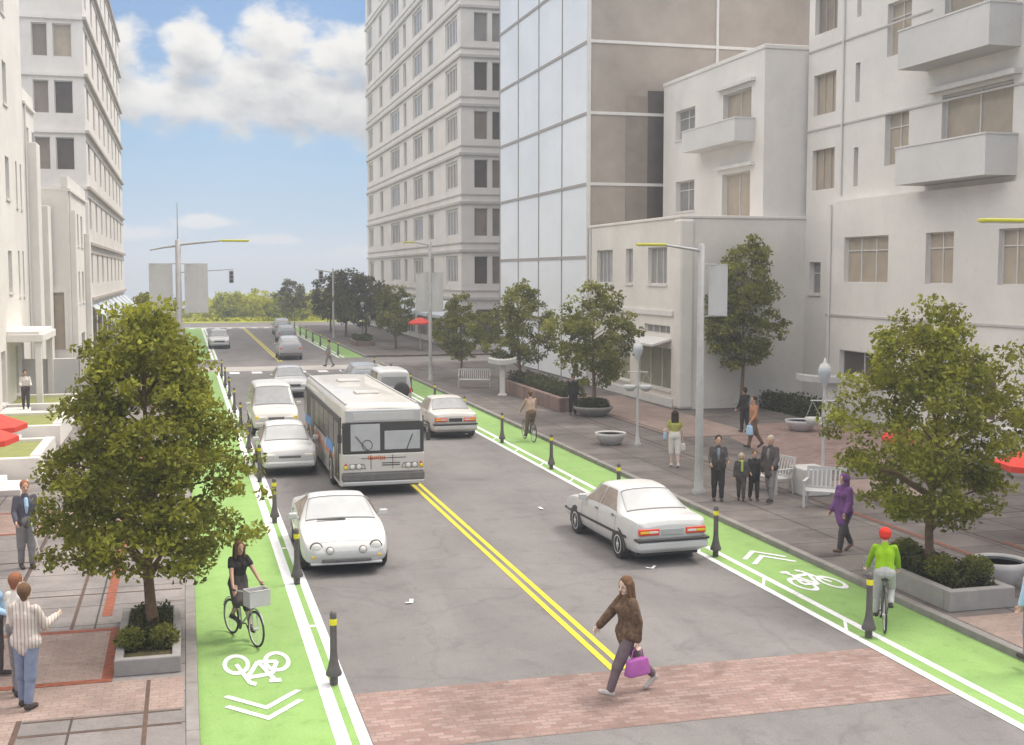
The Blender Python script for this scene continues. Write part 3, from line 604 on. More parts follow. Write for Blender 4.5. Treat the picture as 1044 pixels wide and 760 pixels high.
# ---- low corner house and the flats behind it
def corner_house():
    X, Y0, Y1, H = 21.0, 49.6, 62.1, 8.5
    t = thing('corner_shop_house', 'low cream two storey corner building with a shop window, in front of the glass block', 'building', (X, Y0, ZS))
    P = (X, Y0)
    up = [(1.6, 3.9, 5.6, 7.3), (5.9, 6.9, 5.6, 7.3), (8.8, 11.2, 5.6, 7.3)]; low = [(1.0, 5.2, .85, 2.75), (6.2, 11.3, .85, 2.75)]; vent = [(1.15, 4.3, 3.35, 3.75)]
    b = MB(); facade(b, P, L=Y1 - Y0, z0=ZS, z1=H, ops=up + low + vent, **WEST); facade(b, P, L=9, z0=ZS, z1=H, ops=[], **SOUTH); shell(b, X, X + 9, Y0, Y1, ZS, H, ('w', 's')); b.build('wall', 'plaster_c', t, True)
    window(t, P, o=up[0], cols=3, pane='pane_grey', **WEST); window(t, P, o=up[1], cols=2, pane='pane_grey', **WEST); window(t, P, o=up[2], cols=4, pane='pane_grey', **WEST)
    window(t, P, o=vent[0], cols=4, pane='pane_grey', sill=False, **WEST)
    for o in low: window(t, P, o=o, cols=3, pane='pane_green', name='shop_window', **WEST)
    c = MB(); c.bbox(X - .1, X + .62, Y0 - .1, Y0 + .62, ZS, H - .01, .12); c.build('corner_pier', 'plaster_c', t, True)
    c = MB(); obox(c, P, (0, 1), (-1, 0), .7, Y1 - Y0, .003, .1, 4.2, 4.42); obox(c, P, (0, 1), (-1, 0), .7, Y1 - Y0, .003, .07, ZS, .5); c.build('stringcourse', 'trim', t, True)
    roof(t, X, X + 9, Y0, Y1, H, 'plaster_c', .05, .14)
    d = MB(); d.tube([(X - .06, Y1 - .35, ZS), (X - .06, Y1 - .35, H)], .045, 8); d.build('downpipe', 'trim', t, True)
    # projecting white awning of the shop
    a = MB(); a.add([(X - .01, Y0 + 1, 3.2), (X - .9, Y0 + 1, 2.95), (X - .9, Y0 + 5.4, 2.95), (X - .01, Y0 + 5.4, 3.2), (X - .01, Y0 + 1, 3.1), (X - .9, Y0 + 1, 2.85), (X - .9, Y0 + 5.4, 2.85), (X - .01, Y0 + 5.4, 3.1)], [(0, 1, 2, 3), (7, 6, 5, 4), (1, 5, 6, 2), (0, 4, 5, 1), (3, 2, 6, 7)]); a.build('awning', 'plaster_g', t, True)
corner_house()

def balcony(t, x0, X, y0, y1, z0, z1, m='plaster_g'):
    b = MB(); b.box(x0, X - .003, y0, y1, z0, z0 + .14); b.box(x0, x0 + .12, y0, y1, z0 + .142, z1); b.box(x0 + .122, X - .003, y0, y0 + .12, z0 + .142, z1); b.box(x0 + .122, X - .003, y1 - .12, y1, z0 + .142, z1)
    o = b.build('balcony', m, t, True)
    c = MB(); c.box(x0 - .03, x0 + .15, y0 - .03, y1 + .03, z1 + .002, z1 + .06); c.box(x0 + .152, X - .004, y0 - .03, y0 + .15, z1 + .002, z1 + .06); c.build('coping', 'trim', o, True)
    return o
def flats():
    X, Y0, Y1, H = 25.0, 49.85, 61.6, 16.0
    t = thing('apartment_block', 'narrow grey-white flats with small balconies rising behind the low corner building', 'building', (X, Y0, ZS))
    P = (X, Y0); W = [(7.6, 10.1, 13.0, 14.5), (7.6, 10.0, 9.3, 10.85)]; D = [(1.3, 4.3, 12.25, 14.55), (1.3, 4.3, 8.55, 10.8)]; low = [(1.3, 4, 5, 6.7), (7.6, 10, 5, 6.7)]
    b = MB(); facade(b, P, L=Y1 - Y0, z0=ZS, z1=H, ops=W + D + low, depth=.3, **WEST); facade(b, P, L=12, z0=ZS, z1=H, ops=[], **SOUTH); shell(b, X, X + 12, Y0, Y1, ZS, H, ('w', 's')); b.build('wall', 'plaster_r', t, True)
    for o in W: window(t, P, o=o, cols=2, rows=(.7,), depth=.3, pane='pane_grey', **WEST)
    for o in D: window(t, P, o=o, cols=2, depth=.3, pane='pane_tan', **WEST)
    for o in low: window(t, P, o=o, cols=2, depth=.3, pane='pane_grey', **WEST)
    for (z0, z1) in ((12.05, 13.05),): balcony(t, X - 1.0, X, Y0 + .9, Y0 + 6.9, z0, z1)
    for z in (14.75, 11.0): c = MB(); obox(c, P, (0, 1), (-1, 0), .9, 4.7, .003, .22, z, z + .16); c.build('lintel', 'trim', t, True)
    roof(t, X, X + 12, Y0, Y1, H, 'plaster_r', .05, .2)
flats()

def big_house():
    X, Y0, Y1, H = 27.0, 18.0, 49.6, 24.0
    t = thing('balcony_apartment_building', 'large pale apartment building with solid white balconies at the right edge', 'building', (X, Y1, ZS))
    P = (X, Y0); o_ = lambda y0, y1, z0, z1: (y0 - Y0, y1 - Y0, z0, z1)
    A = [o_(47.2, 49.1, z, z + 1.75) for z in (9.75, 13.0, 16.5, 20)]; B = [o_(45.3, 45.65, z, z + 1.6) for z in (9.7, 13.15, 16.6, 20)]
    Cc = [o_(41.7, 43.35, z, z + 2.05) for z in (10.35, 14.6, 18.85)]; D = [o_(35.6, 39.6, z, z + 2.6) for z in (10.0, 14.25, 18.5)]
    E_ = [o_(28.4, 32.4, z, z + 2.6) for z in (10.0, 14.25, 18.5)]
    low = [o_(48.2, 49.2, 5.2, 6.6)]
    ops = A + B + Cc + D + E_ + low
    b = MB(); facade(b, P, L=Y1 - Y0, z0=ZS, z1=H, ops=ops, depth=.28, **WEST)
    shell(b, X, X + 14, Y0, Y1, ZS, H, ('w',)); b.build('wall', 'plaster_r', t, True)
    for o in A: window(t, P, o=o, cols=3, depth=.28, pane=random.choice(['pane_tan', 'pane_tan', 'pane_taupe']), sill=False, frame='trim_warm', fw=.035, **WEST)
    for o in B: window(t, P, o=o, depth=.28, pane='pane_taupe', sill=False, **WEST)
    for o in Cc: window(t, P, o=o, cols=2, rows=(.72,), depth=.28, pane='pane_tan', sill=False, frame='trim', **WEST)
    for o in D + E_: window(t, P, o=o, cols=2, depth=.28, pane='pane_tan', sill=False, frame='trim', fw=.07, **WEST)
    for o in low: window(t, P, o=o, cols=1, rows=(.65,), depth=.28, pane='pane_grey', **WEST)
    # lower storeys stand forward
    X2 = X - .32; Y2 = 47.1; P2 = (X2, Y0); p_ = lambda y0, y1, z0, z1: (y0 - Y0, y1 - Y0, z0, z1)
    W = [p_(42.4, 45.7, 5.7, 7.6), p_(38.2, 39.9, 5.7, 7.6), p_(33.4, 35.7, 5.7, 7.6), p_(28, 31, 5.7, 7.6), p_(42.5, 45.9, 1.6, 2.9), p_(35.6, 39.4, 1.0, 2.9), p_(29, 33, 1.0, 2.9)]
    b = MB(); facade(b, P2, L=Y2 - Y0, z0=ZS, z1=9.15, ops=W, depth=.25, **WEST)
    b.add([(X2, Y2, ZS), (X2, Y2, 9.15), (X - .002, Y2, 9.15), (X - .002, Y2, ZS)], [(0, 1, 2, 3)]); b.add([(X2, Y0, 9.15), (X - .002, Y0, 9.15), (X - .002, Y2, 9.15), (X2, Y2, 9.15)], [(0, 1, 2, 3)])
    b.build('lower_wall', 'plaster_r', t, True)
    for k, o in enumerate(W): window(t, P2, o=o, cols=(3, 2, 3, 3, 2, 4, 4)[k], rows=(.7,) if k < 4 else (), depth=.25, pane='pane_tan' if k < 4 else 'pane_dark', sill=k >= 4, **WEST)
    for (z0, z1) in ((9.38, 10.72), (13.62, 15.0), (17.9, 19.25)):
        balcony(t, X - 1.25, X, 35.3, 40.6, z0, z1); balcony(t, X - 1.25, X, 28, 33.2, z0, z1)
    for z in (12.72, 16.97):
        for a in (17.2, 10): c = MB(); obox(c, P, (0, 1), (-1, 0), a, a + 5, .003, .3, z, z + .18); c.build('lintel', 'trim', t, True)
    roof(t, X, X + 14, Y0, Y1, H, 'plaster_r', .1, .3)
    for y in (46.55, 34.6): d = MB(); d.tube([(X - .07, y, 9.4), (X - .07, y, H)], .045, 8); d.build('downpipe', 'trim', t, True)
    d = MB(); d.tube([(X2 - .07, 46.75, ZS), (X2 - .07, 46.75, 9.0)], .045, 8); d.build('downpipe', 'trim', t, True)
    c = MB(); obox(c, P, (0, 1), (-1, 0), 0, Y1 - Y0, .003, .05, 12.35, 12.42); c.build('storey_joint', 'tower_band', t, True); c = MB(); obox(c, P, (0, 1), (-1, 0), 22.35, Y1 - Y0, .003, .05, 15.8, 15.87); c.build('storey_joint', 'tower_band', t, True)
    c = MB(); obox(c, P2, (0, 1), (-1, 0), 0, Y2 - Y0, .003, .05, 4.3, 4.38); c.build('storey_joint', 'tower_band', t, True)
    g = thing('garden_wall', 'low grey wall along the big apartment building behind the right tree', 'wall', (25.2, 30, ZS))
    w = MB(); w.bbox(25.0, 25.25, 24, 36, ZS, 1.15, .02); w.build('wall', 'plaster_g', g, True); w = MB(); w.bbox(24.95, 25.3, 23.95, 36.05, 1.152, 1.22, .015); w.build('coping', 'trim', g, True)
big_house()

# ---- left tower
def left_tower():
    X, Y0, Y1, H = -6.25, 88.9, 139.5, 31.2
    t = thing('residential_tower', 'tall pale tower with square taupe window pairs behind the white terraces, left', 'tower', (X, Y0, ZS))
    P = (X, Y0); PS = (X - 18, Y0); fl = [4.3 + 3.8 * i for i in range(7)]
    ops = []; ops2 = []
    for z in fl:
        ops += [(1.6 + 6.1 * k, 3.4 + 6.1 * k, z + 1.1, z + 3.3) for k in range(8)]
        ops2 += [(18 - a1, 18 - a0, z + 1.25, z + 3.45) for (a0, a1) in ((.75, 1.95), (2.3, 3.3), (4.9, 6.1))]
    shops = [(1.2 + 6.1 * i, 5.8 + 6.1 * i, .4, 2.9) for i in range(8)]
    b = MB(); facade(b, P, L=Y1 - Y0, z0=ZS, z1=H, ops=ops + shops, **EAST); facade(b, PS, L=18, z0=ZS, z1=H, ops=ops2, depth=.3, **SOUTH); shell(b, X - 18, X, Y0, Y1, ZS, H, ('e', 's')); b.build('wall', 'tower', t, True)
    for o in ops: window(t, P, o=o, cols=2, pane='pane_taupe', sill=False, fw=.08, **EAST)
    for o in ops2: window(t, PS, o=o, depth=.3, pane=random.choice(['pane_taupe', 'pane_taupe', 'pane_dark', 'pane_tan']), sill=False, frame='trim', fw=.06, **SOUTH)
    for o in shops: window(t, P, o=o, cols=3, pane='pane_dark', sill=False, name='shop_window', **EAST)
    c = MB()
    for z in fl + [H - .3]:
        obox(c, P, (0, 1), (1, 0), -.2, Y1 - Y0, .003, .24, z - .06, z + .14); obox(c, P, (0, 1), (1, 0), -.06, Y1 - Y0, .003, .06, z - .6, z - .5)
    c.build('stringcourse', 'trim_warm', t, True)
    c = MB()
    for z in fl + [H - .3]: obox(c, PS, (1, 0), (0, -1), 0, 18, .003, .16, z - .06, z + .14)
    c.build('stringcourse', 'tower', t, True)
    for i in range(8):
        a = MB(); y0 = Y0 + 1 + 6.1 * i; q = X
        a.add([(q + .01, y0, 3.9), (q + 1.3, y0, 2.7), (q + 1.3, y0 + 5, 2.7), (q + .01, y0 + 5, 3.9), (q + .01, y0, 3.8), (q + 1.3, y0, 2.5), (q + 1.3, y0 + 5, 2.5), (q + .01, y0 + 5, 3.8)], [(3, 2, 1, 0), (4, 5, 6, 7), (2, 6, 5, 1), (1, 5, 4, 0), (7, 6, 2, 3)])
        a.build('awning', 'awning', t, True)
    roof(t, X - 18, X, Y0, Y1, H)
left_tower()

# ---- white terraces on the left
def terrace(label, X, Y0, Y1, H, wins, cat='building', m='plaster_l', extra=None, shape=None):
    t = thing('terraced_house', label, cat, (X, Y0, ZS), 0, 'white terraces on the left')
    P = (X, Y0); b = MB()
    facade(b, P, L=Y1 - Y0, z0=ZS, z1=H, ops=[w[:4] for w in wins], **EAST); shell(b, X - 14, X, Y0, Y1, ZS, H, ('e',)); b.build('wall', m, t, True)
    for w in wins: window(t, P, o=w, cols=w[4] if len(w) > 4 else 2, rows=w[5] if len(w) > 5 else (.68,), pane='pane_grey' if len(w) < 7 else w[6], **EAST)
    d = MB(); d.tube([(X + .06, Y0 + .35, ZS), (X + .06, Y0 + .35, H)], .045, 8); d.build('downpipe', 'trim', t, True)
    c = MB(); c.bbox(X - 14, X + .12, Y0 - .001, Y1 + .001, H + .002, H + .16, .02); c.bbox(X - .3, X + .002, Y0, Y1, H + .162, H + .75, .02); c.build('parapet', m, t, True)
    return t
w1 = [(y, y + 1.15, z, z + 1.75) for y in (3.2, 8.2, 13.2, 18.2, 23.2, 27.3) for z in (5.3, 9.2, 13.1, 16.8)] + [(y, y + .5, z, z + 2.0, 1, ()) for y in (30.5, 32) for z in (5.1, 9.0)]
w1 += [(28.6, 29.5, .9, 3.0, 1, (.75,)), (30.6, 31.5, .9, 3.0, 1, (.75,)), (22, 23.2, .9, 3.0, 1, (.75,)), (24.4, 25.6, .9, 3.0, 1, (.75,))]
t1 = terrace('tall white terraced house at the left edge, its entrance under a flat porch roof', -7.0, 27.0, 60.6, 21.5, w1)
p = MB(); p.bbox(-6.998, -5.6, 53, 58.2, 3.3, 3.62, .03); p.bbox(-6.997, -5.75, 53.1, 58.1, 3.622, 3.74, .02)
for y in (53.3, 57.7): p.bbox(-5.95, -5.7, y - .12, y + .12, .55, 3.299, .02)
p.build('porch', 'plaster_l', t1, True)
w2 = [(y, y + .9, z, z + 1.6, 1) for y in (1.2, 3.4) for z in (4.6, 8.2, 11.4)]
t2 = terrace('white terraced house with a stepped gable between the tall house and the lower one', -7.0, 60.7, 64.9, 13.9, w2)
MB().bbox(-6.998, -6.5, 61.2, 62.6, ZS, 12.2, .03).build('pilaster', 'plaster_l', t2, True); MB().bbox(-6.998, -6.3, 63.4, 64.8, ZS, 9.4, .03).build('pilaster', 'plaster_l', t2, True)
w3 = [(1.0, 2.0, z, z + 1.7, 1) for z in (4.5, 7.6)] + [(4.0, 6.0, z, z + 1.7, 2) for z in (4.5, 7.6)] + [(7.4, 8.6, z, z + 1.7, 1) for z in (4.5, 7.6)] + [(1.5, 4.2, .3, 2.8, 2, (), 'pane_taupe'), (6, 8.4, .3, 2.8, 2, (), 'pane_taupe')]
t3 = terrace('lower white terraced house with a parapet, standing forward before the tower', -5.5, 65.0, 76.2, 10.2, w3)
PB = (-7.0, 65.0); fb = MB()
for a in ((.08, .2), (1.2, 1.32)): obox(fb, PB, (1, 0), (0, -1), a[0], a[1], .003, .16, 2.3, 5.3)
obox(fb, PB, (1, 0), (0, -1), .201, 1.199, .003, .16, 5.15, 5.3); o = fb.build('window', 'plaster_l', t3, True); fb = MB(); obox(fb, PB, (1, 0), (0, -1), .202, 1.198, .003, .03, 2.3, 5.149); fb.build('pane', 'pane_tan', o, True)  # flat tan sheet in a frame, coloured like the shade of an entry recess
MB().bbox(-5.498, -5.2, 65.3, 66.3, ZS, 9.3, .03).build('pilaster', 'plaster_l', t3, True); MB().bbox(-5.498, -5.2, 74.6, 75.6, ZS, 8.4, .03).build('pilaster', 'plaster_l', t3, True)
# stepped front gardens
g = thing('garden_wall', 'tall plain white garden wall below the lower terraced house', 'wall', (-5.7, 57.9, ZS), 0)
w = MB(); w.bbox(-6.98, -4.62, 57.75, 58.05, ZS, 2.3, .02); w.build('wall', 'plaster_g', g, True)
w = MB(); w.bbox(-4.6, -4.2, 57.7, 58.1, ZS, 2.45, .02); w.bbox(-4.55, -4.25, 58.11, 63, ZS, 1.3, .02); w.build('pillar', 'plaster_l', g, True)
def front_garden(y0, y1, xf, h, label, steps_y):
    t = thing('garden_planter', label, 'planter', ((-6.9 + xf) / 2, y0, ZS), 0, 'raised front gardens on the left')
    b = MB(); w = .28
    b.bbox(-6.97, xf, y0, y0 + w, ZS, h, .02); b.bbox(-6.97, xf, y1 - w, y1, ZS, h, .02); b.bbox(xf - w, xf + .001, y0 + w + .002, y1 - w - .002, ZS, h + .05, .02); b.build('rim', 'plaster_l', t, True)
    g = MB(); g.box(-6.96, xf - w - .002, y0 + w + .002, y1 - w - .002, ZS, h - .1); g.build('lawn', 'grass', t, True)
    s = MB()
    for i in range(4): s.bbox(-6.97 + .0, -6.97 + 2.6 - i * .55, steps_y, steps_y + 1.7, ZS + i * .16 + .001, ZS + (i + 1) * .16, .012)
    st = thing('entrance_steps', 'white entrance steps beside the ' + label.split(' lawn')[0] + ' garden', 'steps', (-6.9, steps_y, ZS), 0, 'entrance steps on the left')
    s.build('steps', 'plaster_l', st, True)
    return t
front_garden(52.2, 56.4, -4.35, .85, 'raised far lawn in white walls, next to the tall plain garden wall', 50.2)
front_garden(44.6, 49.2, -4.25, .85, 'raised middle lawn in white walls, in front of the standing figure', 42.6)
front_garden(36.8, 41.4, -4.1, .85, 'raised near lawn in white walls, beside the red umbrellas', 34.8)
# ================================================================== VEGETATION
def leaf_mesh(name, cents, size, m, tints, spread_dir=None, rng=RNG):
    """many small leaves, each a bent diamond of two faces"""
    n = len(cents); c = np.asarray(cents)
    nrm = rng.normal(size=(n, 3)) * .8 + np.array([0, 0, .55]); 
    if spread_dir is not None: nrm += spread_dir * .8
    nrm /= np.linalg.norm(nrm, axis=1)[:, None]
    t = rng.normal(size=(n, 3)); t -= nrm * (t * nrm).sum(1)[:, None]; t /= np.linalg.norm(t, axis=1)[:, None]
    s = np.cross(nrm, t); sz = size * rng.uniform(.6, 1.35, n)[:, None]
    V = np.empty((n, 4, 3)); V[:, 0] = c - t * sz; V[:, 1] = c + s * sz * .55 - nrm * sz * .15; V[:, 2] = c + t * sz; V[:, 3] = c - s * sz * .55 - nrm * sz * .15
    me = bpy.data.meshes.new(name); me.vertices.add(4 * n); me.vertices.foreach_set('co', V.ravel())
    idx = np.arange(4 * n).reshape(n, 4); tri = np.stack([idx[:, [0, 1, 2]], idx[:, [0, 2, 3]]], 1).reshape(-1, 3)
    me.loops.add(tri.size); me.loops.foreach_set('vertex_index', tri.ravel().astype(np.int32))
    me.polygons.add(len(tri)); me.polygons.foreach_set('loop_start', np.arange(0, tri.size, 3, dtype=np.int32))
    a = me.attributes.new('tint', 'FLOAT', 'POINT'); a.data.foreach_set('value', np.repeat(np.clip(tints, 0, 1), 4).astype(np.float32))
    me.materials.append(M[m]); me.update(calc_edges=True); me.validate(); return me

def crown_points(profile, nclump, nleaf, crad, rng, offx=lambda z: 0.0, hollow=.25):
    """leaf positions in clumps spread through the crown; profile = [(z, r)]"""
    zs = np.array([p[0] for p in profile]); rs = np.array([p[1] for p in profile])
    P = []; T = []; ph = rng.uniform(0, 6.28, 8); C = []
    k = 0
    while k < nclump:
        z = rng.uniform(zs[0], zs[-1]); rmax = np.interp(z, zs, rs)
        if rng.uniform() > (rmax / rs.max()) ** 1.0 + .06: continue
        a = rng.uniform(0, 2 * math.pi); lump = 1 + .20 * math.sin(2 * a + ph[0] + z * 1.3) + .16 * math.sin(3 * a - ph[1] + z * 2.1) + .1 * math.sin(5 * a + ph[2] - z * 3)
        r = rmax * lump * (hollow + (1 - hollow) * math.sqrt(rng.uniform()))
        cr = crad * rng.uniform(.6, 1.3); c = np.array([offx(z) + r * math.cos(a), r * math.sin(a), z])
        m = int(nleaf * rng.uniform(.6, 1.3) * (cr / crad) ** 1.5)
        q = rng.normal(size=(m, 3)); q /= np.linalg.norm(q, axis=1)[:, None] + 1e-9; q *= (rng.uniform(0, 1, m) ** .45)[:, None] * np.array([cr, cr, cr * .62])
        P.append(c + q); base = rng.uniform(.12, .72); T.append(base + rng.normal(0, .16, m)); C.append(c); k += 1
    return np.concatenate(P), np.concatenate(T), np.array(C)

def tree_mesh(profile, nclump, nleaf, crad, lsize, m, seed, htrunk, rtrunk, lean=0.0, nlimb=9):
    rng = np.random.default_rng(seed); off = lambda z: lean * z
    P, T, C = crown_points(profile, nclump, nleaf, crad, rng, off)
    cm = leaf_mesh('crown', P, lsize, m, T, rng=rng)
    b = MB(); top = profile[-1][0] * .8; k = 9; pts = []; rad = []
    for i in range(k):
        z = top * i / (k - 1); pts.append((off(z) + .05 * math.sin(z * 1.7 + seed), .05 * math.cos(z * 1.3 + seed), z)); rad.append(rtrunk * (1.35 if i == 0 else 1) * (1 - .8 * i / (k - 1)))
    pts.insert(1, (pts[0][0], pts[0][1], .18)); rad.insert(1, rtrunk * 1.02)
    b.tube(pts, rad, 10)
    sel = C[rng.permutation(len(C))[:nlimb * 3]]
    for j, c in enumerate(sel):
        z0 = max(htrunk * .85, min(c[2] - .25 * np.hypot(c[0], c[1]) - .3, top * .9)); s = Vector((off(z0), 0, z0)); e = Vector(c); mid = s.lerp(e, .5) + Vector((0, 0, .12))
        r0 = rtrunk * (.55 if j < nlimb else .3) * (1 - .5 * z0 / top)
        b.tube([s, s.lerp(mid, .5), mid, e], [r0, r0 * .8, r0 * .6, r0 * .2], 6)
    return cm, b.mesh('trunk', 'bark')

def tree(name, label, loc, meshes, scale=1.0, rotz=0.0, group=None):
    t = thing(name, label, 'tree', loc, rotz, group); t.scale = (scale,) * 3
    for nm, me in zip(('crown', 'trunk'), meshes):
        o = bpy.data.objects.new(nm, me); COL.objects.link(o); o.parent = t
    return t
G_TREE = 'street trees along the pavements'
left_profile = [(1.15, .7), (1.45, 1.3), (2.0, 1.56), (2.6, 1.52), (3.2, 1.32), (3.8, 1.24), (4.35, 1.08), (4.9, .82), (5.35, .45), (5.55, .12)]
tree('street_tree', 'big olive-green street tree in a kerb planter before the twin banners, left', (-.62, 20.45, ZS), tree_mesh(left_profile, 285, 115, .32, .053, 'leaf', 3, 1.2, .10, -.01, 12), 1.0, .6, G_TREE)
right_profile = [(1.25, .55), (1.65, 1.25), (2.2, 1.62), (2.9, 1.68), (3.6, 1.64), (4.2, 1.4), (4.8, 1.0), (5.2, .5), (5.4, .18)]
tree('street_tree', 'big olive-green street tree in the stone corner planter at the right', (13.75, 20.1, ZS), tree_mesh(right_profile, 230, 112, .34, .053, 'leaf', 12, 1.3, .10, .0, 12), 1.0, 2.1, G_TREE)
mid = [tree_mesh([(1.35, .5), (1.8, 1.2), (2.5, 1.6), (3.3, 1.7), (4.1, 1.45), (4.8, 1.0), (5.4, .4)], 150, 62, .38, .085, 'leaf_mid', 21, 1.4, .09, 0, 8),
       tree_mesh([(1.3, .6), (1.9, 1.4), (2.7, 1.75), (3.5, 1.6), (4.3, 1.2), (5.0, .75), (5.6, .3)], 150, 62, .38, .085, 'leaf_mid', 22, 1.35, .09, 0, 8)]
tall = tree_mesh([(1.9, .5), (2.5, 1.2), (3.4, 1.55), (4.4, 1.6), (5.4, 1.5), (6.3, 1.25), (7.0, .85), (7.5, .35)], 200, 62, .4, .085, 'leaf_mid', 23, 2.2, .09, 0, 9)
tree('street_tree', 'tall slim street tree behind the big lamp pole with the banner', (23.4, 48.3, ZS), tall, 1.0, 0, G_TREE)
tree('street_tree', 'rounded street tree in a round bowl behind the white lamp post', (16.55, 48.3, ZS), mid[0], 1.02, 1.0, G_TREE)
tree('street_tree', 'street tree rising from the brick planter, left of the round-bowl tree', (16.4, 59.5, ZS), mid[1], 1.02, 2.0, G_TREE)
tree('street_tree', 'smaller street tree behind the white lamp post at the near street corner', (15.2, 67.6, ZS), mid[0], .88, 3.0, G_TREE)
far = [tree_mesh([(1.2, .6), (1.8, 1.5), (2.7, 1.9), (3.6, 1.8), (4.4, 1.3), (5.0, .5)], 90, 40, .5, .14, 'leaf_dark', 31, 1.2, .1, 0, 6)]
tree('street_tree', 'dull green street tree beyond the cross street, nearest to the small red umbrella', (16.2, 96.0, ZS), tree_mesh([(1.2, .6), (1.8, 1.5), (2.7, 1.8), (3.6, 1.7), (4.4, 1.3), (5.1, .5)], 110, 44, .45, .12, 'leaf_mid', 33, 1.2, .1, 0, 6), .98, .5, G_TREE)
for (x, y, s, r, l) in ((15.6, 108, 1.18, .3, 'dark street tree beyond the cross street, right of the small dark lamp'), (14.9, 116, 1.25, 1.3, 'dark street tree beyond the cross street, left of the small dark lamp'), (14.6, 126, 1.12, 2.2, 'dark street tree, outermost of the clump toward the end of the street'),
                     (13.3, 146 + 12, 1.05, .4, 'single dark round tree standing alone where the street ends')):
    tree('street_tree', l, (x, y, ZS if y < 143 else .02), far[0], s, r, G_TREE)
tree('street_tree', 'loose leafy street tree half hidden behind the left banner', (-1.3, 58, ZS), mid[1], .95, .7, G_TREE)
tree('street_tree', 'yellow-green street tree at the foot of the left tower', (-2.2, 96, ZS), tree_mesh([(.9, .6), (1.5, 1.4), (2.5, 1.7), (3.5, 1.4), (4.3, .6)], 90, 40, .45, .13, 'leaf_bright', 35, 1.2, .1, 0, 6), .9, .7, G_TREE)
# far wood beyond the end of the street: reads as one mass
def wood():
    rng = np.random.default_rng(5); P = []; T = []; b = MB()
    for i in range(95):
        x = rng.uniform(-35, 60) if i > 34 else rng.uniform(1, 23); y = rng.uniform(172, 192); z0 = -2.0 - max(0, y - 176) * .085; h = rng.uniform(4.3, 6.0) + (.4 if 4 < x < 12 else 0); r = rng.uniform(1.6, 2.6)
        p, t, c = crown_points([(.3, r * .75), (h * .3, r), (h * .7, r * .95), (h * .92, r * .6), (h, .3)], 46, 26, .7, rng)
        P.append(p + np.array([x, y, z0])); T.append(t * .8 + rng.uniform(-.25, .45))
    o = bpy.data.objects.new('wood', leaf_mesh('wood', np.concatenate(P), .24, 'leaf_bright', np.concatenate(T), rng=rng)); COL.objects.link(o); o['kind'] = 'stuff'
    P = []; T = []
    for i in range(1700): P.append((rng.uniform(-30, 50), rng.uniform(156.5, 158.3), rng.uniform(.05, .55))); T.append(rng.uniform(.5, 1))
    o = bpy.data.objects.new('verge_plants', leaf_mesh('verge_plants', P, .16, 'leaf_bright', np.array(T), rng=rng)); COL.objects.link(o); o['kind'] = 'stuff'
wood()

def shrub(name, label, cx, cy, z, rx, ry, rz, n, size, m, seed, group=None, shape='dome'):
    rng = np.random.default_rng(seed); q = rng.normal(size=(n, 3)); q /= np.linalg.norm(q, axis=1)[:, None]; q *= (rng.uniform(0, 1, n) ** .35)[:, None]
    if shape == 'box': q = rng.uniform(-1, 1, (n, 3)); q[:, 2] = q[:, 2] * (1 - .25 * rng.uniform(0, 1, n)); q[:, 2] += .12 * np.sin(q[:, 0] * 5 + seed) + .1 * np.sin(q[:, 1] * 7)
    P = q * np.array([rx, ry, rz]); P[:, 2] = np.maximum(P[:, 2] + rz * .8, .01)
    lump = np.sin(P[:, 0] * 9 + seed) * np.sin(P[:, 1] * 8 + 1) * .3
    o = bpy.data.objects.new(name, leaf_mesh(name, P, size, m, .45 + lump + rng.normal(0, .16, n), rng=rng)); COL.objects.link(o); o.location = (cx, cy, z)
    return tag(o, label, 'shrub' if 'hedge' not in name else 'hedge', group)

def planter_box(label, x0, x1, y0, y1, h, w=.16, m='concrete', soil=True, group='planters on the pavements'):
    t = thing('planter', label, 'planter', ((x0 + x1) / 2, (y0 + y1) / 2, ZS), 0, group)
    b = MB(); b.bbox(x0, x1, y0, y0 + w, ZS, ZS + h, .02); b.bbox(x0, x1, y1 - w, y1, ZS, ZS + h, .02); b.bbox(x0, x0 + w, y0 + w + .002, y1 - w - .002, ZS, ZS + h - .002, .02); b.bbox(x1 - w, x1, y0 + w + .002, y1 - w - .002, ZS, ZS + h - .002, .02); b.build('rim', m, t, True)
    s = MB(); s.box(x0 + w + .002, x1 - w - .002, y0 + w + .004, y1 - w - .004, ZS, ZS + h * .72); s.build('soil', 'soil', t, True); return t
planter_box('low square kerb planter round the big left tree', -1.12, -.16, 18.55, 21.6, .26, .13)
for (x, y, l, m, s) in ((-.92, 19.25, 'light green round shrub at the left of the left tree trunk', 'leaf_light', 1), (-.40, 19.3, 'light green round shrub at the right of the left tree trunk', 'leaf_light', 2)): shrub('shrub', l, x, y, ZS + .2, .24, .24, .2, 900, .03, m, s, 'planter shrubs')
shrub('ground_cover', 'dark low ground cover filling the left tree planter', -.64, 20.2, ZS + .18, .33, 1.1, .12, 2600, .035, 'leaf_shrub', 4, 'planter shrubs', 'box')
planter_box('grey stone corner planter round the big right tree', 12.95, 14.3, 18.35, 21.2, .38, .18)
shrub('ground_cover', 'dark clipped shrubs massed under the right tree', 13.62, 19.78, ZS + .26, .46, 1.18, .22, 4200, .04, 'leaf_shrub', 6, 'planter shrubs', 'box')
for (x, y, l, s) in ((13.35, 19.2, 'pale green shrub at the street side of the right tree', 7), (13.95, 19.0, 'pale green shrub near the white bowl under the right tree', 8), (13.5, 20.6, 'pale green shrub at the far end of the right tree planter', 9)): shrub('shrub', l, x, y, ZS + .4, .3, .34, .24, 1100, .035, 'leaf_light', s, 'planter shrubs')
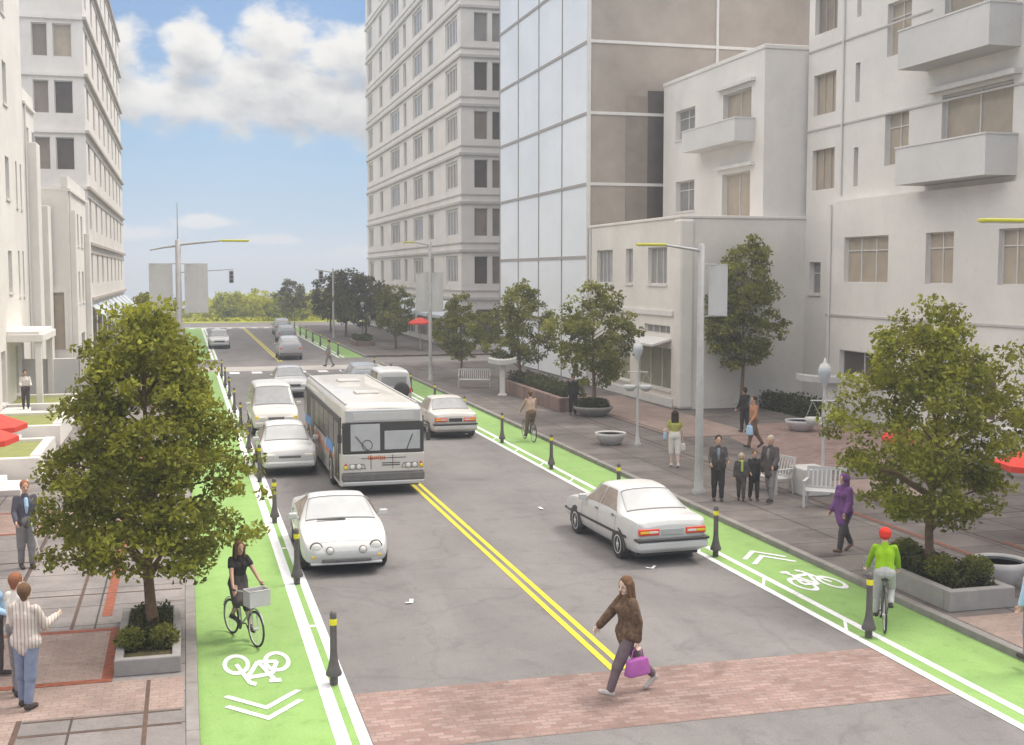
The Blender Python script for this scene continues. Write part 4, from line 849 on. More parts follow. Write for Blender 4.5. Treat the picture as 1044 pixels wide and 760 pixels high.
# brick planter under the middle tree
t = planter_box('brick planter with dark shrubs under the middle right tree', 15.55, 17.25, 49.9, 60.4, .62, .25, 'brick'); 
shrub('hedge', 'dark shrubs growing in the brick planter', 16.4, 55.1, ZS + .45, .6, 4.7, .35, 6500, .065, 'leaf_shrub', 15, 'hedges on the right', 'box')
shrub('hedge', 'long dark clipped hedge in front of the big apartment building', 25.2, 46.5, ZS, .55, 2.9, .45, 5200, .065, 'leaf_shrub', 16, 'hedges on the right', 'box')
shrub('hedge', 'low dark hedge at the foot of the slim tree by the building wall', 23.6, 50.4, ZS, .6, .8, .3, 1500, .06, 'leaf_shrub', 17, 'hedges on the right', 'box')
shrub('hedge', 'small shrubs left of the far corner umbrella beyond the cross street', 14.4, 102, ZS, .7, 1.7, .5, 1000, .11, 'leaf_shrub', 18, 'hedges on the right', 'box')
planter_box('low brick planter beyond the cross street with small shrubs', 13.6, 15.2, 100, 104, .4, .2, 'brick')
def bowl(label, loc, r, h, m='bowl', plants=False):
    t = thing('planter_bowl', label, 'planter', loc, 0, 'planter bowls')
    MB().lathe([(r * .5, 0), (r * .55, .02), (r * .78, h * .35), (r * .95, h * .75), (r, h), (r * .93, h), (r * .88, h * .9)], n=32, cap=False).lathe([(.001, 0.001), (r * .5, 0.001)], n=32, cap=False).build('bowl', m, t)
    MB().lathe([(.001, h * .82), (r * .87, h * .82)], n=24).build('soil', 'soil' if plants else m, t)
    return t
bowl('large pale planter bowl beside the right tree planter', (15.0, 19.75, ZS), .52, .52)
bowl('pale shallow bowl at the foot of the white lamp post', (14.35, 40.0, ZS), .55, .42)
bowl('grey round bowl holding the tree behind the white lamp post', (16.55, 48.3, ZS), .85, .42, 'concrete', True)
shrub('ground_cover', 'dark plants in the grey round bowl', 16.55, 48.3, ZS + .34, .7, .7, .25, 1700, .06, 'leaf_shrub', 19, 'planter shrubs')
bowl('pale bowl on the brick paving in front of the hedge', (22.6, 41.6, ZS), .6, .42)

# ================================================================== STREET FURNITURE
def make_bollard(label, loc, group):
    t = thing('bollard', label, 'bollard', loc, 0, group)
    MB().lathe([(.062, 0), (.062, .12), (.115, .14), (.122, .17), (.095, .24), (.066, .36), (.054, .48), (.051, .80), (.051, 1.06), (.04, 1.10), (.001, 1.11)], n=20).build('post', 'bollard', t)
    MB().lathe([(.0535, .90), (.055, .91), (.055, .985), (.0535, .995)], n=20, cap=False).build('reflective_band', 'yellow_band', t)
    return t
ordn = ['nearest', 'second', 'third', 'fourth', 'fifth', 'sixth', 'seventh', 'eighth', 'ninth', 'tenth', 'eleventh', 'twelfth', 'thirteenth', 'fourteenth']
b0 = None
def place_bollard(loc, label, group):
    global b0
    if b0 is None: b0 = make_bollard(label, loc, group); return b0
    return dup(b0, loc, 0, label, group)
for i in range(10): place_bollard((2.035, 17.75 + 6.1 * i, .008), f'{ordn[i]} dark bollard from the camera along the left green lane', 'bollards along the left green lane')
for i in range(10): place_bollard((10.98, 17.75 + 6.1 * i, .008), f'{ordn[i]} dark bollard from the camera along the right green lane', 'bollards along the right green lane')
for i in range(8): place_bollard((10.98, 90.5 + 6.1 * i, .008), f'{ordn[i]} bollard beyond the cross street along the right green lane', 'bollards along the right green lane')

def banner_pole(name, label, loc, h, r, arm, lum, banners, mast=0.0, arm2=0.0, group='tall lamp poles with banners'):
    """arm: signed length towards +X or -X"""
    t = thing(name, label, 'lamp post', loc, 0, group)
    MB().lathe([(r * 1.7, 0), (r * 1.7, .1), (r * 1.15, .16), (r, .9), (r * .72, h), (.001, h + .03)], n=18).build('pole', 'steel', t)
    s = 1 if arm > 0 else -1; za = h - .12
    MB().tube([(0, 0, za - .05), (arm * .3, 0, za), (arm, 0, za + .1)], [.045, .04, .03], 8).build('arm', 'steel', t)
    if lum:
        o = MB().bbox(min(arm, arm + s * lum), max(arm, arm + s * lum), -.11, .11, za + .08, za + .145, .02).build('luminaire', 'lumin', t)
        MB().bbox(min(arm, arm + s * lum) + .05, max(arm, arm + s * lum) - .05, -.08, .08, za + .062, za + .079, .005).build('lens', 'lamp_clear', o)
    if arm2: MB().tube([(0, 0, za - .08), (arm2 * .5, 0, za - .14), (arm2, 0, za - .24)], [.04, .035, .025], 8).build('arm', 'steel', t)
    if mast: MB().tube([(0, 0, h), (0, 0, h + mast)], [.022, .012], 6).build('mast', 'steel', t); 
    for (x0, x1, z0, z1) in banners:
        k = MB()
        n = 8
        for i in range(n):
            xa, xb = x0 + (x1 - x0) * i / n, x0 + (x1 - x0) * (i + 1) / n; ya, yb = .03 * math.sin(i * .9), .03 * math.sin((i + 1) * .9)
            k.add([(xa, ya - .006, z0), (xb, yb - .006, z0), (xb, yb - .006, z1), (xa, ya - .006, z1), (xa, ya + .006, z0), (xb, yb + .006, z0), (xb, yb + .006, z1), (xa, ya + .006, z1)], [(0, 1, 2, 3), (7, 6, 5, 4), (3, 2, 6, 7), (0, 4, 5, 1)] + ([(0, 3, 7, 4)] if i == 0 else []) + ([(1, 5, 6, 2)] if i == n - 1 else []), 0, False)
        o = k.build('banner', 'banner', t)
        xe = x1 if abs(x1) > abs(x0) else x0
        for z in (z0 - .02, z1 + .02): MB().tube([(0, 0, z), (xe, 0, z)], .014, 6).build('rod', 'steel', o)
    return t
banner_pole('banner_lamp_post', 'tall steel lamp pole with two grey banners behind the big left tree', (-.17, 44.5, ZS), 7.15, .125, 1.45, 1.0, [(-1.0, -.2, 4.6, 6.3), (.2, 1.0, 4.6, 6.3)], 1.3, -.95)
banner_pole('banner_lamp_post', 'tall steel lamp pole with one grey banner on the right pavement', (13.42, 30.3, ZS), 6.75, .112, -1.05, .8, [(.22, .78, 4.85, 6.2)])
banner_pole('banner_lamp_post', 'lamp pole at the right edge whose arm and yellow luminaire reach into view', (15.55, 19.25, ZS), 6.95, .13, -.6, .95, [])
banner_pole('banner_lamp_post', 'slender pale lamp pole with two banners by the street corner before the tower', (13.2, 66.5, ZS), 7.7, .10, -.8, .7, [(-.8, -.1, 3.9, 6.0), (.1, .75, 3.9, 6.0)])

def white_lamp(label, loc, m='white_metal'):
    t = thing('street_lamp', label, 'street lamp', loc, 0, 'globe street lamps with flower bowls')
    MB().lathe([(.12, 0), (.12, .05), (.09, .12), (.06, .35), (.045, .5), (.036, 2.8), (.04, 2.9), (.07, 2.95), (.08, 3.0)], n=16).build('post', m, t)
    g = MB().lathe([(.07, 3.0), (.15, 3.2), (.185, 3.34), (.17, 3.44), (.11, 3.52)], n=18).build('lantern', 'globe', t)
    MB().lathe([(.16, 3.45), (.12, 3.54), (.045, 3.6), (.025, 3.7), (.001, 3.72)], n=16).build('cap', m, g)
    q = MB().tube([(0, -.36, 2.55), (0, .36, 2.55)], .018, 8)
    q.tube([(-.36, 0, 2.56), (.36, 0, 2.56)], .018, 8); q.build('crossbar', m, t)
    for s in (-1, 1):
        o = MB().lathe([(.03, 1.88), (.12, 1.9), (.2, 1.98), (.235, 2.1), (.22, 2.1), (.17, 2.0), (.001, 1.97)], c=(s * .27, 0, 0), n=16).build('flower_bowl', m, t)
        MB().tube([(s * .27 + .2, 0, 2.1), (s * .3, 0, 2.55)], .007, 5).tube([(s * .27 - .2, 0, 2.1), (s * .3, 0, 2.55)], .007, 5).build('chain', m, o)
    return t
l0 = white_lamp('white globe street lamp with hanging bowls near the yellow-topped woman', (15.2, 39.6, ZS)); l0.rotation_euler.z = R(-20)
dup(l0, (16.6, 29.3, ZS), R(-25), 'white globe street lamp partly behind the big right tree'); dup(l0, (15.4, 68.6, ZS), R(-15), 'white globe street lamp by the near street corner')
white_lamp('dark far street lamp among the dark trees beyond the cross street', (15.1, 106.5, ZS), 'dark_metal')

def shade(label, loc, w, h, pw):
    t = thing('shade_canopy', label, 'canopy', loc, R(-18), 'white shade canopies')
    b = MB(); n = 7
    for i in range(n):   # gently dished slab
        x0, x1 = -w / 2 + w * i / n, -w / 2 + w * (i + 1) / n; f = lambda x: h + .10 * (2 * x / w) ** 2
        for (xa, xb) in ((x0, x1),): b.add([(xa, -.5, f(xa)), (xb, -.5, f(xb)), (xb, .5, f(xb)), (xa, .5, f(xa)), (xa, -.5, f(xa) + .22), (xb, -.5, f(xb) + .22), (xb, .5, f(xb) + .22), (xa, .5, f(xa) + .22)], [(0, 3, 2, 1), (4, 5, 6, 7), (0, 1, 5, 4), (2, 3, 7, 6)] + ([(3, 0, 4, 7)] if i == 0 else []) + ([(1, 2, 6, 5)] if i == n - 1 else []))
    b.build('canopy', 'white_metal', t); MB().bbox(-pw / 2, pw / 2, -.16, .16, 0, h - .002, .03).build('post', 'plaster_g', t); MB().bbox(-pw * .8, pw * .8, -.3, .3, 0, .09, .02).build('base', 'plaster_g', t)
shade('wide white shade canopy on a thick post behind the big right tree', (24.6, 43.0, ZS), 2.5, 1.7, .55)
shade('small white shade canopy on a thin post beside the brick planter', (15.0, 57.5, ZS), 1.35, 1.55, .26)

def umbrella(label, loc, r=1.35, h=2.55, m='red_cloth'):
    t = thing('umbrella', label, 'umbrella', loc, .2, 'red café umbrellas')
    n = 8; b = MB(); ring = [(r * math.cos(2 * math.pi * i / n), r * math.sin(2 * math.pi * i / n), h - .42) for i in range(n)]; mid_ = [(p[0] * .52, p[1] * .52, h - .17) for p in ring]
    for i in range(n):
        j = (i + 1) % n; b.add([(0, 0, h), mid_[i], mid_[j]], [(0, 1, 2)]); b.add([mid_[i], ring[i], ring[j], mid_[j]], [(0, 1, 2, 3)])
        lo = lambda p: (p[0], p[1], p[2] - .13); b.add([ring[i], lo(ring[i]), lo(ring[j]), ring[j]], [(0, 1, 2, 3)])
    b.build('canopy', m, t); MB().tube([(0, 0, 0), (0, 0, h + .06)], .024, 8).build('pole', 'white_metal', t)
    q = MB()
    for i in range(n): q.bar((0, 0, h - .5), tuple(c * .5 for c in ring[i][:2]) + (h - .2,), .012, .012)
    q.build('rib', 'white_metal', t); MB().lathe([(.28, 0), (.28, .06), (.06, .1), (.001, .1)], n=16).build('base', 'bollard', t); return t
umbrella('red umbrella at the left edge, the farther of the two there', (-5.25, 33.2, ZS), 1.3)
umbrella('red umbrella at the left edge, the nearer of the two there', (-5.14, 30.6, ZS), 1.3)
umbrella('red umbrella cut off by the right edge beside the big right tree', (18.62, 22.8, ZS), 1.3, 2.2)
umbrella('red umbrella hidden in the foliage of the big right tree', (17.3, 26.8, ZS), .42, 2.3)
umbrella('small far red umbrella in front of the tower beyond the cross street', (17.66, 93.0, ZS), 1.0, 2.6)

def bench(label, loc, rotz, L=1.15, m='white_metal'):
    """garden bench facing local -Y, vertical back slats"""
    t = thing('garden_bench', label, 'bench', loc, rotz, 'white benches')
    b = MB()
    for i in range(6): y = -.25 + i * .085; b.bbox(-L / 2, L / 2, y, y + .065, .42, .445, .006)
    b.build('seat', m, t)
    b = MB()
    n = max(5, int(L / .105))
    for i in range(n): x = -L / 2 + .05 + (L - .1) * i / (n - 1); b.bar((x, .28, .46), (x, .40, .93), .045, .02)
    b.bar((-L / 2, .405, .95), (L / 2, .405, .95), .035, .08); b.bar((-L / 2, .275, .47), (L / 2, .275, .47), .035, .05); b.build('backrest', m, t)
    for s in (-1, 1):
        x = s * (L / 2 - .03)
        MB().bar((x, -.24, 0), (x, -.24, .66), .06, .06).build('leg', m, t); MB().tube([(x, .36, 0), (x, .28, .44), (x, .41, .95)], .033, 6).build('leg', m, t)
        MB().bbox(x - .04, x + .04, -.3, .33, .661, .70, .01).build('armrest', m, t)
    return t
bench('white slatted bench beside the grey stone block, nearer the dark-dressed group', (15.45, 30.1, ZS), R(-78))
bench('white slatted bench with its open back toward the purple-coated woman', (15.75, 27.7, ZS), R(-38), 1.0)
blk = MB(); blk.bbox(15.95, 16.75, 29.1, 30.0, ZS, .86, .03); o = blk.build('stone_block', 'bowl'); 
def rebase(o):
    bb = [v.co for v in o.data.vertices]; c = Vector((sum(v.x for v in bb) / len(bb), sum(v.y for v in bb) / len(bb), min(v.z for v in bb)))
    for v in o.data.vertices: v.co -= c
    o.location = c
rebase(o); tag(o, 'pale grey stone block standing between the two white benches', 'block')
bench('pale bench with a closed back at the corner near the far lamp', (14.6, 61.8, ZS), R(-14), 1.7)

def signal(label, loc, arm, heads, h=6.4):
    t = thing('traffic_signal', label, 'traffic light', loc, 0, 'traffic signals far down the street')
    MB().lathe([(.16, 0), (.16, .1), (.1, .2), (.08, h), (.001, h + .03)], n=12).build('pole', 'steel', t)
    MB().tube([(0, 0, h - .35), (arm, 0, h - .05)], [.05, .03], 8).build('mast_arm', 'steel', t)
    for hx in heads:
        z = h - .15
        o = MB().bbox(hx - .2, hx + .2, -.16, .14, z - 1.12, z - .02, .03).build('signal_head', 'cream_metal', t)
        for k in range(3): MB().lathe([(.12, 0), (.12, .1), (.14, .1), (.14, -.02), (.001, -.02)], c=(hx, -.17, z - .22 - k * .34), axis='y', n=12).build('lens', 'dark_metal', o)
    return t
signal('traffic signal with a long mast arm left of the street beyond the cross street', (-.6, 111, ZS), 4.9, [4.7])
signal('traffic signal with a short mast arm right of the street beyond the cross street', (13.2, 112, ZS), -1.6, [-1.1])
for (x, y, r, l) in ((9.25, 23.2, .3, 'scrap of white paper on the asphalt behind the near sedan'), (3.95, 21.9, .9, 'scrap of white paper on the asphalt in front of the coupe'), (8.85, 29.9, 1.4, 'scrap of white paper on the asphalt beside the centre line'), (6.9, 37.9, .2, 'scrap of white paper on the asphalt by the far white sedan')):
    b = MB(); c, s = math.cos(r), math.sin(r)
    pt = lambda u, v, z: (x + u * c - v * s, y + u * s + v * c, z)
    b.add([pt(-.13, 0, .03), pt(-.12, .07, .04), pt(0, .03, .012), pt(0, -.05, .012), pt(.14, .02, .04), pt(.12, .09, .035)], [(0, 3, 2, 1), (3, 4, 5, 2)])
    o = b.build('paper_scrap', 'paper'); rebase(o); tag(o, l, 'litter', 'paper scraps on the road')
# ================================================================== VEHICLES
def catmull(P, t):
    n = len(P) - 1; i = min(max(int(t), 0), n - 1); f = t - i
    p1, p2 = P[i], P[i + 1]; p0 = P[i - 1] if i > 0 else p1; p3 = P[i + 2] if i + 2 <= n else p2
    m1 = (p2 - p0) * .35; m2 = (p3 - p1) * .35
    f2, f3 = f * f, f * f * f
    return p1 * (2 * f3 - 3 * f2 + 1) + m1 * (f3 - 2 * f2 + f) + p2 * (-2 * f3 + 3 * f2) + m2 * (f3 - f2)
class CarBody:
    """lofted body; stations run rear (0) to front (n): x, bottom z, half width, belt z, roof z, half width at the roof edge"""
    def __init__(s, st):
        s.st = [np.array(a, float) for a in st]; s.n = len(st) - 1
    def half(s, u):
        x, zb, w, zl, zr, wr = catmull(s.st, u)
        return np.array([(x, 0, zb), (x, w * .80, zb), (x, w * .955, zb + .07), (x, w, zb + .48 * (zl - zb)), (x, w * .99, zb + .78 * (zl - zb)), (x, w * .955, zl),
                         (x, wr + (w * .955 - wr) * .45, zl + (zr - zl) * .52), (x, wr, zr - .12 * (zr - zl) - .012), (x, wr * .88, zr - .03 * (zr - zl) - .002), (x, wr * .5, zr + .012), (x, 0, zr + .02)])
    def S(s, u, v, side=1):
        p = catmull(s.half(u), v); return Vector((p[0], p[1] * side, p[2]))
    def normal(s, u, v, side):
        e = .04; u0, u1 = max(0, u - e), min(s.n, u + e); v0, v1 = max(0, v - e), min(10, v + e)
        n = (s.S(u1, v, side) - s.S(u0, v, side)).cross(s.S(u, v1, side) - s.S(u, v0, side)) * side
        n = n.normalized() if n.length > 1e-9 else Vector((0, 0, 1))
        return -n if n.dot(s.S(u, v, side) - Vector((s.st[s.n // 2][0] * 0 + s.S(u, v, side).x, 0, .5))) < 0 else n
    def mesh(s, b, per=6, vp=2, mi=0):
        us = [i / per for i in range(s.n * per + 1)]; vs = [i / vp for i in range(10 * vp + 1)]; rows = []
        for u in us:
            r = [s.S(u, v, 1) for v in vs]; l = [s.S(u, v, -1) for v in vs[1:-1]][::-1]; rows.append(r + l)
        m = len(rows[0]); fs = []
        for i in range(len(rows) - 1):
            for k in range(m): fs.append((i * m + k, i * m + (k + 1) % m, (i + 1) * m + (k + 1) % m, (i + 1) * m + k))
        fs.append(tuple(range(m - 1, -1, -1))); fs.append(tuple((len(rows) - 1) * m + k for k in range(m)))
        V = [p for r in rows for p in r]
        # loft winds outwards when seen from +x; flip so that normals point out
        fs = [f[::-1] for f in fs]; b.add(V, fs, mi, True); return b
    def patch(s, b, u0, u1, v0, v1, sides=(1, -1), off=.006, nu=8, nv=5, taper=None, mi=0, mirror_join=False):
        for sd in sides:
            V = []
            for i in range(nu + 1):
                for j in range(nv + 1):
                    fu, fv = i / nu, j / nv
                    if taper: a0, a1 = taper(fv); uu = u0 + (u1 - u0) * (a0 + (a1 - a0) * fu)
                    else: uu = u0 + (u1 - u0) * fu
                    vv = v0 + (v1 - v0) * fv
                    V.append(s.S(uu, vv, sd) + s.normal(uu, vv, sd) * off)
            fs = [(i * (nv + 1) + j, (i + 1) * (nv + 1) + j, (i + 1) * (nv + 1) + j + 1, i * (nv + 1) + j + 1) for i in range(nu) for j in range(nv)]
            b.add(V, fs if sd < 0 else [f[::-1] for f in fs], mi, True)
        return b

def wheel(par, x, y, r, w, side, spokes=7):
    t = MB().lathe([(r * .62, -w / 2), (r * .9, -w / 2), (r * .985, -w * .36), (r, -w * .2), (r, w * .2), (r * .985, w * .36), (r * .9, w / 2), (r * .62, w / 2)], c=(x, y, r), axis='y', n=28)
    o = t.build('wheel', 'tyre', par)
    k = MB(); yo = y + side * w * .44
    k.lathe([(r * .62, side * -w * .0), (r * .66, side * w * .50), (r * .58, side * w * .51), (r * .55, side * w * .36), (.001, side * w * .33)] , c=(x, y, r), axis='y', n=24)
    for i in range(spokes):
        a = 2 * math.pi * i / spokes; k.bar((x + math.cos(a) * r * .10, yo, r + math.sin(a) * r * .10), (x + math.cos(a) * r * .57, yo - side * .01, r + math.sin(a) * r * .57), .028, .055)
    k.lathe([(r * .15, 0), (r * .13, side * .025), (.001, side * .03)], c=(x, yo, r), axis='y', n=14); k.build('rim', 'rim', o); return o
def seal(c, par, u0, u1, v0):
    q = MB(); d = (u1 - u0) * .05 + .012
    c.patch(q, u0, u0 + d, v0, 10, off=.010, nu=1, nv=8); c.patch(q, u1 - d, u1, v0, 10, off=.010, nu=1, nv=8); c.patch(q, u0 + d, u1 - d, v0, v0 + .12, off=.010, nu=6, nv=1)
    q.build('seal', 'grey_trim', par)
def arch(b, x, hw, r, zb, side):
    n = 18; rr = r * 1.17; pts = []
    for i in range(n + 1):
        a = math.pi * i / n; pts.append((x + rr * math.cos(a), r + rr * math.sin(a)))
    pts = [(x + rr, max(zb - .02, .08))] + pts + [(x - rr, max(zb - .02, .08))]
    m = len(pts); y0, y1 = side * (hw - .2), side * (hw + .004)
    V = [(p[0], y0, p[1]) for p in pts] + [(p[0], y1, p[1]) for p in pts]
    f = [tuple(range(m)), tuple(range(2 * m - 1, m - 1, -1))] + [(i, m + i, m + (i + 1) % m, (i + 1) % m) for i in range(m)]
    b.add(V, f if side > 0 else [t[::-1] for t in f])

def car(label, loc, rotz, st, paint='car_white', glass='car_glass', side_glass='car_glass_dark', front='box', rear='box', wr=.31, wx=(-1.25, 1.3), ws=None, rg=None, sg=None, name='parked_car', cat='car', group='white cars in the traffic', plate=True, belt_trim=False, spare=False, cowl=None, roofu=None, mirror_u=None):
    t = thing(name, label, cat, loc, rotz, group); c = CarBody(st); L0, L1 = st[0][0], st[-1][0]
    b = MB(); c.mesh(b); body = b.build('body', paint, t); smooth_by_angle(body, 40)
    hwm = max(s[2] for s in st)
    for x in wx:
        for sd in (1, -1): a = MB(); arch(a, x, hwm * .985, wr, st[2][1], sd); a.build('wheel_arch', 'black_trim', t)
    for x in wx:
        for sd in (1, -1): wheel(t, x, sd * (hwm - .095), wr, .19, sd)
    u = MB(); u.box(L0 + .25, L1 - .3, -hwm * .8, hwm * .8, .17, st[2][1] + .06); u.build('underbody', 'black_trim', t)
    if ws: MB_ = c.patch(MB(), ws[0], ws[1], 7.05 if len(ws) < 3 else ws[2], 10, off=.007, nu=6, nv=8, taper=None); o = MB_.build('windscreen', glass, t); seal(c, o, ws[0], ws[1], 7.05)
    if rg: rw_ = c.patch(MB(), rg[0], rg[1], 7.05 if len(rg) < 3 else rg[2], 10, off=.007, nu=6, nv=8); o = rw_.build('rear_window', glass, t); seal(c, o, rg[0], rg[1], 7.05)
    for (u0, u1, tp) in (sg or []):
        for sd in (1, -1): c.patch(MB(), u0, u1, 5.25, 6.95, sides=(sd,), off=.006, nu=8, nv=5, taper=tp).build('side_window', side_glass, t)
    # door seams and handles
    if sg:
        q = MB()
        for (u0, u1, tp) in sg:
            um = u0 if True else u1; c.patch(q, u0 - .03, u0 - .012, 2.2, 5.2, off=.003, nu=1, nv=6)
        c.patch(q, sg[-1][1] - .02, sg[-1][1], 2.2, 5.0, off=.003, nu=1, nv=6); q.build('door_seam', 'grey_trim', t)
        for (u0, u1, tp) in sg[:2]:
            for sd in (1, -1):
                p = c.S(u0 + .18, 4.6, sd); MB().bbox(p.x - .08, p.x + .08, p.y - .02, p.y + .02, p.z - .018, p.z + .018, .008).build('door_handle', 'grey_trim', t)
    if mirror_u is not None:
        for sd in (1, -1):
            p = c.S(mirror_u, 5.2, sd); m = MB().bbox(p.x - .06, p.x + .05, p.y + (sd * .03 if sd > 0 else -.21), p.y + (.21 if sd > 0 else -.03), p.z + .0, p.z + .13, .025); m.bar((p.x, p.y - sd * .03, p.z), (p.x, p.y + sd * .08, p.z + .04), .05, .03); m.build('mirror', paint, t)
    return t, c
def disc(par, name, m, x, y, z, r, dx, d=.03, tilt=0):
    b = MB().lathe([(r, 0), (r, d * dx), (r * .75, d * 1.5 * dx), (.001, d * 1.7 * dx)], c=(x, y, z), axis='x', n=22); o = b.build(name, m, par)
    if r > .05: MB().lathe([(r * 1.16, 0), (r * 1.16, d * .9 * dx), (r * 1.01, d * 1.1 * dx), (r * 1.01, 0)], c=(x, y, z), axis='x', n=22, cap=False).build('bezel', 'grey_trim', o)
    return o
def slab_(par, name, m, x0, x1, y0, y1, z0, z1, b=.015): return MB().bbox(min(x0, x1), max(x0, x1), min(y0, y1), max(y0, y1), z0, z1, b).build(name, m, par)

FACE = R(-90); AWAY = R(90)
# stations: x, bottom, half width, belt, roof, roof half width
sedan_st = [(-2.22, .36, .66, .80, .84, .50), (-2.14, .27, .79, .90, .95, .60), (-1.95, .25, .845, .94, .99, .66), (-1.45, .25, .865, .95, 1.01, .70), (-.72, .24, .87, .94, 1.385, .575), (-.1, .24, .875, .93, 1.42, .60), (.38, .24, .875, .915, 1.37, .59), (1.05, .24, .87, .90, .945, .68), (1.75, .25, .85, .82, .865, .62), (2.1, .28, .80, .73, .76, .56), (2.2, .36, .70, .66, .68, .46)]
tri_front = lambda fv: (0, 1 - .55 * fv); tri_rear = lambda fv: (.62 * fv, 1)
def sedan(label, loc, rotz, paint, lamps=True, H=1.0, plate_dark=False, rear=True, **k):
    st = [(s[0], s[1], s[2] * k.get('W', 1), s[3] * H, s[4] * H, s[5] * k.get('W', 1)) for s in sedan_st]
    t, c = car(label, loc, rotz, st, paint, k.get('glass', 'car_glass'), wx=(-1.32, 1.33), ws=(6.06, 6.93), rg=(3.08, 3.94), sg=[(3.45, 4.9, lambda fv: (.52 * fv, 1)), (5.0, 6.75, lambda fv: (0, 1 - .50 * fv))], mirror_u=6.45)
    W = k.get('W', 1)
    for sd in (1, -1):
        o = slab_(t, 'tail_light', 'lamp_red', -2.10, -2.245, sd * .30 * W, sd * .755 * W, .655 * H, .79 * H)
        slab_(o, 'lens', 'lamp_clear', -2.2, -2.253, sd * (.33 * W), sd * .54 * W, .70 * H, .75 * H, .008); 
        slab_(o, 'indicator', 'lamp_amber', -2.2, -2.252, sd * .545 * W, sd * .735 * W, .70 * H, .75 * H, .006)
        h = slab_(t, 'headlight', 'lamp_clear', 2.06, 2.215, sd * .38 * W, sd * .68 * W, .57 * H, .68 * H, .03); slab_(h, 'indicator', 'lamp_amber', 2.03, 2.15, sd * .685 * W, sd * .745 * W, .58 * H, .66 * H, .015)
    slab_(t, 'number_plate', 'black_trim' if plate_dark else 'car_silver', -2.15, -2.236, -.25, .25, .65 * H, .78 * H, .01)
    b = MB().bbox(-2.30, -2.02, -.80 * W, .80 * W, .34, .53, .05); b.build('rear_bumper', paint, t); b = MB().bbox(-2.315, -2.0, -.815 * W, .815 * W, .532, .585, .015); b.build('bumper_strip', 'black_trim', t)
    b = MB().bbox(2.02, 2.28, -.78 * W, .78 * W, .32, .50, .05); b.build('front_bumper', paint, t); b = MB().bbox(2.0, 2.295, -.79 * W, .79 * W, .44, .49, .012); b.build('bumper_strip', 'black_trim', t)
    slab_(t, 'grille', 'black_trim', 2.1, 2.212, -.34 * W, .34 * W, .57 * H, .66 * H)
    q = MB(); c.patch(q, 2.4, 9.0, 2.75, 3.0, off=.012, nu=24, nv=1); q.build('side_trim', 'black_trim', t)
    q = MB()
    c.patch(q, 2.93, 2.95, 7.2, 10, off=.003, nu=1, nv=6); c.patch(q, 7.06, 7.08, 6.5, 10, off=.003, nu=1, nv=6); q.build('lid_seam', 'grey_trim', t)
    return t
sedan('white boxy sedan seen from behind, nearest in the right lane', (9.7, 25.6, 0.0), AWAY + R(2), 'car_white', glass='car_glass_light', W=1.0)
sedan('white sedan seen from behind right of the bus, with a dark number plate', (9.58, 45.8, 0), AWAY, 'car_cream', plate_dark=True, W=1.02)
# coupe in the left lane, facing us
coupe_st = [(-2.1, .36, .70, .78, .82, .5), (-2.0, .26, .82, .88, .93, .62), (-1.55, .24, .88, .93, 1.02, .66), (-1.0, .23, .905, .93, 1.17, .62), (-.35, .22, .90, .91, 1.29, .60), (.12, .22, .90, .89, 1.285, .61), (1.0, .22, .90, .85, .91, .74), (1.6, .23, .89, .77, .83, .70), (2.0, .25, .84, .66, .715, .62), (2.15, .28, .76, .56, .60, .50), (2.2, .36, .62, .48, .50, .40)]
t, c = car('white rounded coupe with four round front lamps, driving toward us nearest the camera', (3.12, 26.4, 0), FACE + R(-1.5), coupe_st, 'car_white', 'car_glass_light', 'car_glass_dark', wx=(-1.25, 1.3), ws=(5.07, 5.93), rg=(2.2, 3.85), sg=[(3.2, 5.75, lambda fv: (.30 * fv, 1 - .36 * fv))], mirror_u=5.5, name='coupe')
for sd in (1, -1):
    disc(t, 'headlight', 'lamp_clear', 2.09, sd * .60, .575, .115, 1, .05); disc(t, 'driving_lamp', 'lamp_clear', 2.15, sd * .33, .535, .07, 1, .05)
    slab_(t, 'indicator', 'lamp_amber', 2.0, 2.195, sd * .47, sd * .70, .39, .44, .012)
    disc(t, 'fog_lamp', 'lamp_clear', 2.17, sd * .42, .325, .045, 1, .02)
slab_(t, 'air_intake', 'grey_trim', 2.1, 2.225, -.5, .5, .30, .37, .02); b = MB().bbox(1.95, 2.2, -.72, .72, .245, .295, .02); b.build('chin_spoiler', 'car_white', t)
c.patch(MB(), 6.06, 6.08, 6.4, 10, off=.003, nu=1, nv=8).build('bonnet_seam', 'grey_trim', t); c.patch(MB(), 8.3, 8.32, 7.2, 10, off=.003, nu=1, nv=8).build('bonnet_seam', 'grey_trim', t)
slab_(t, 'wiper', 'black_trim', 1.0, 1.04, -.5, .1, .935, .955, .005)
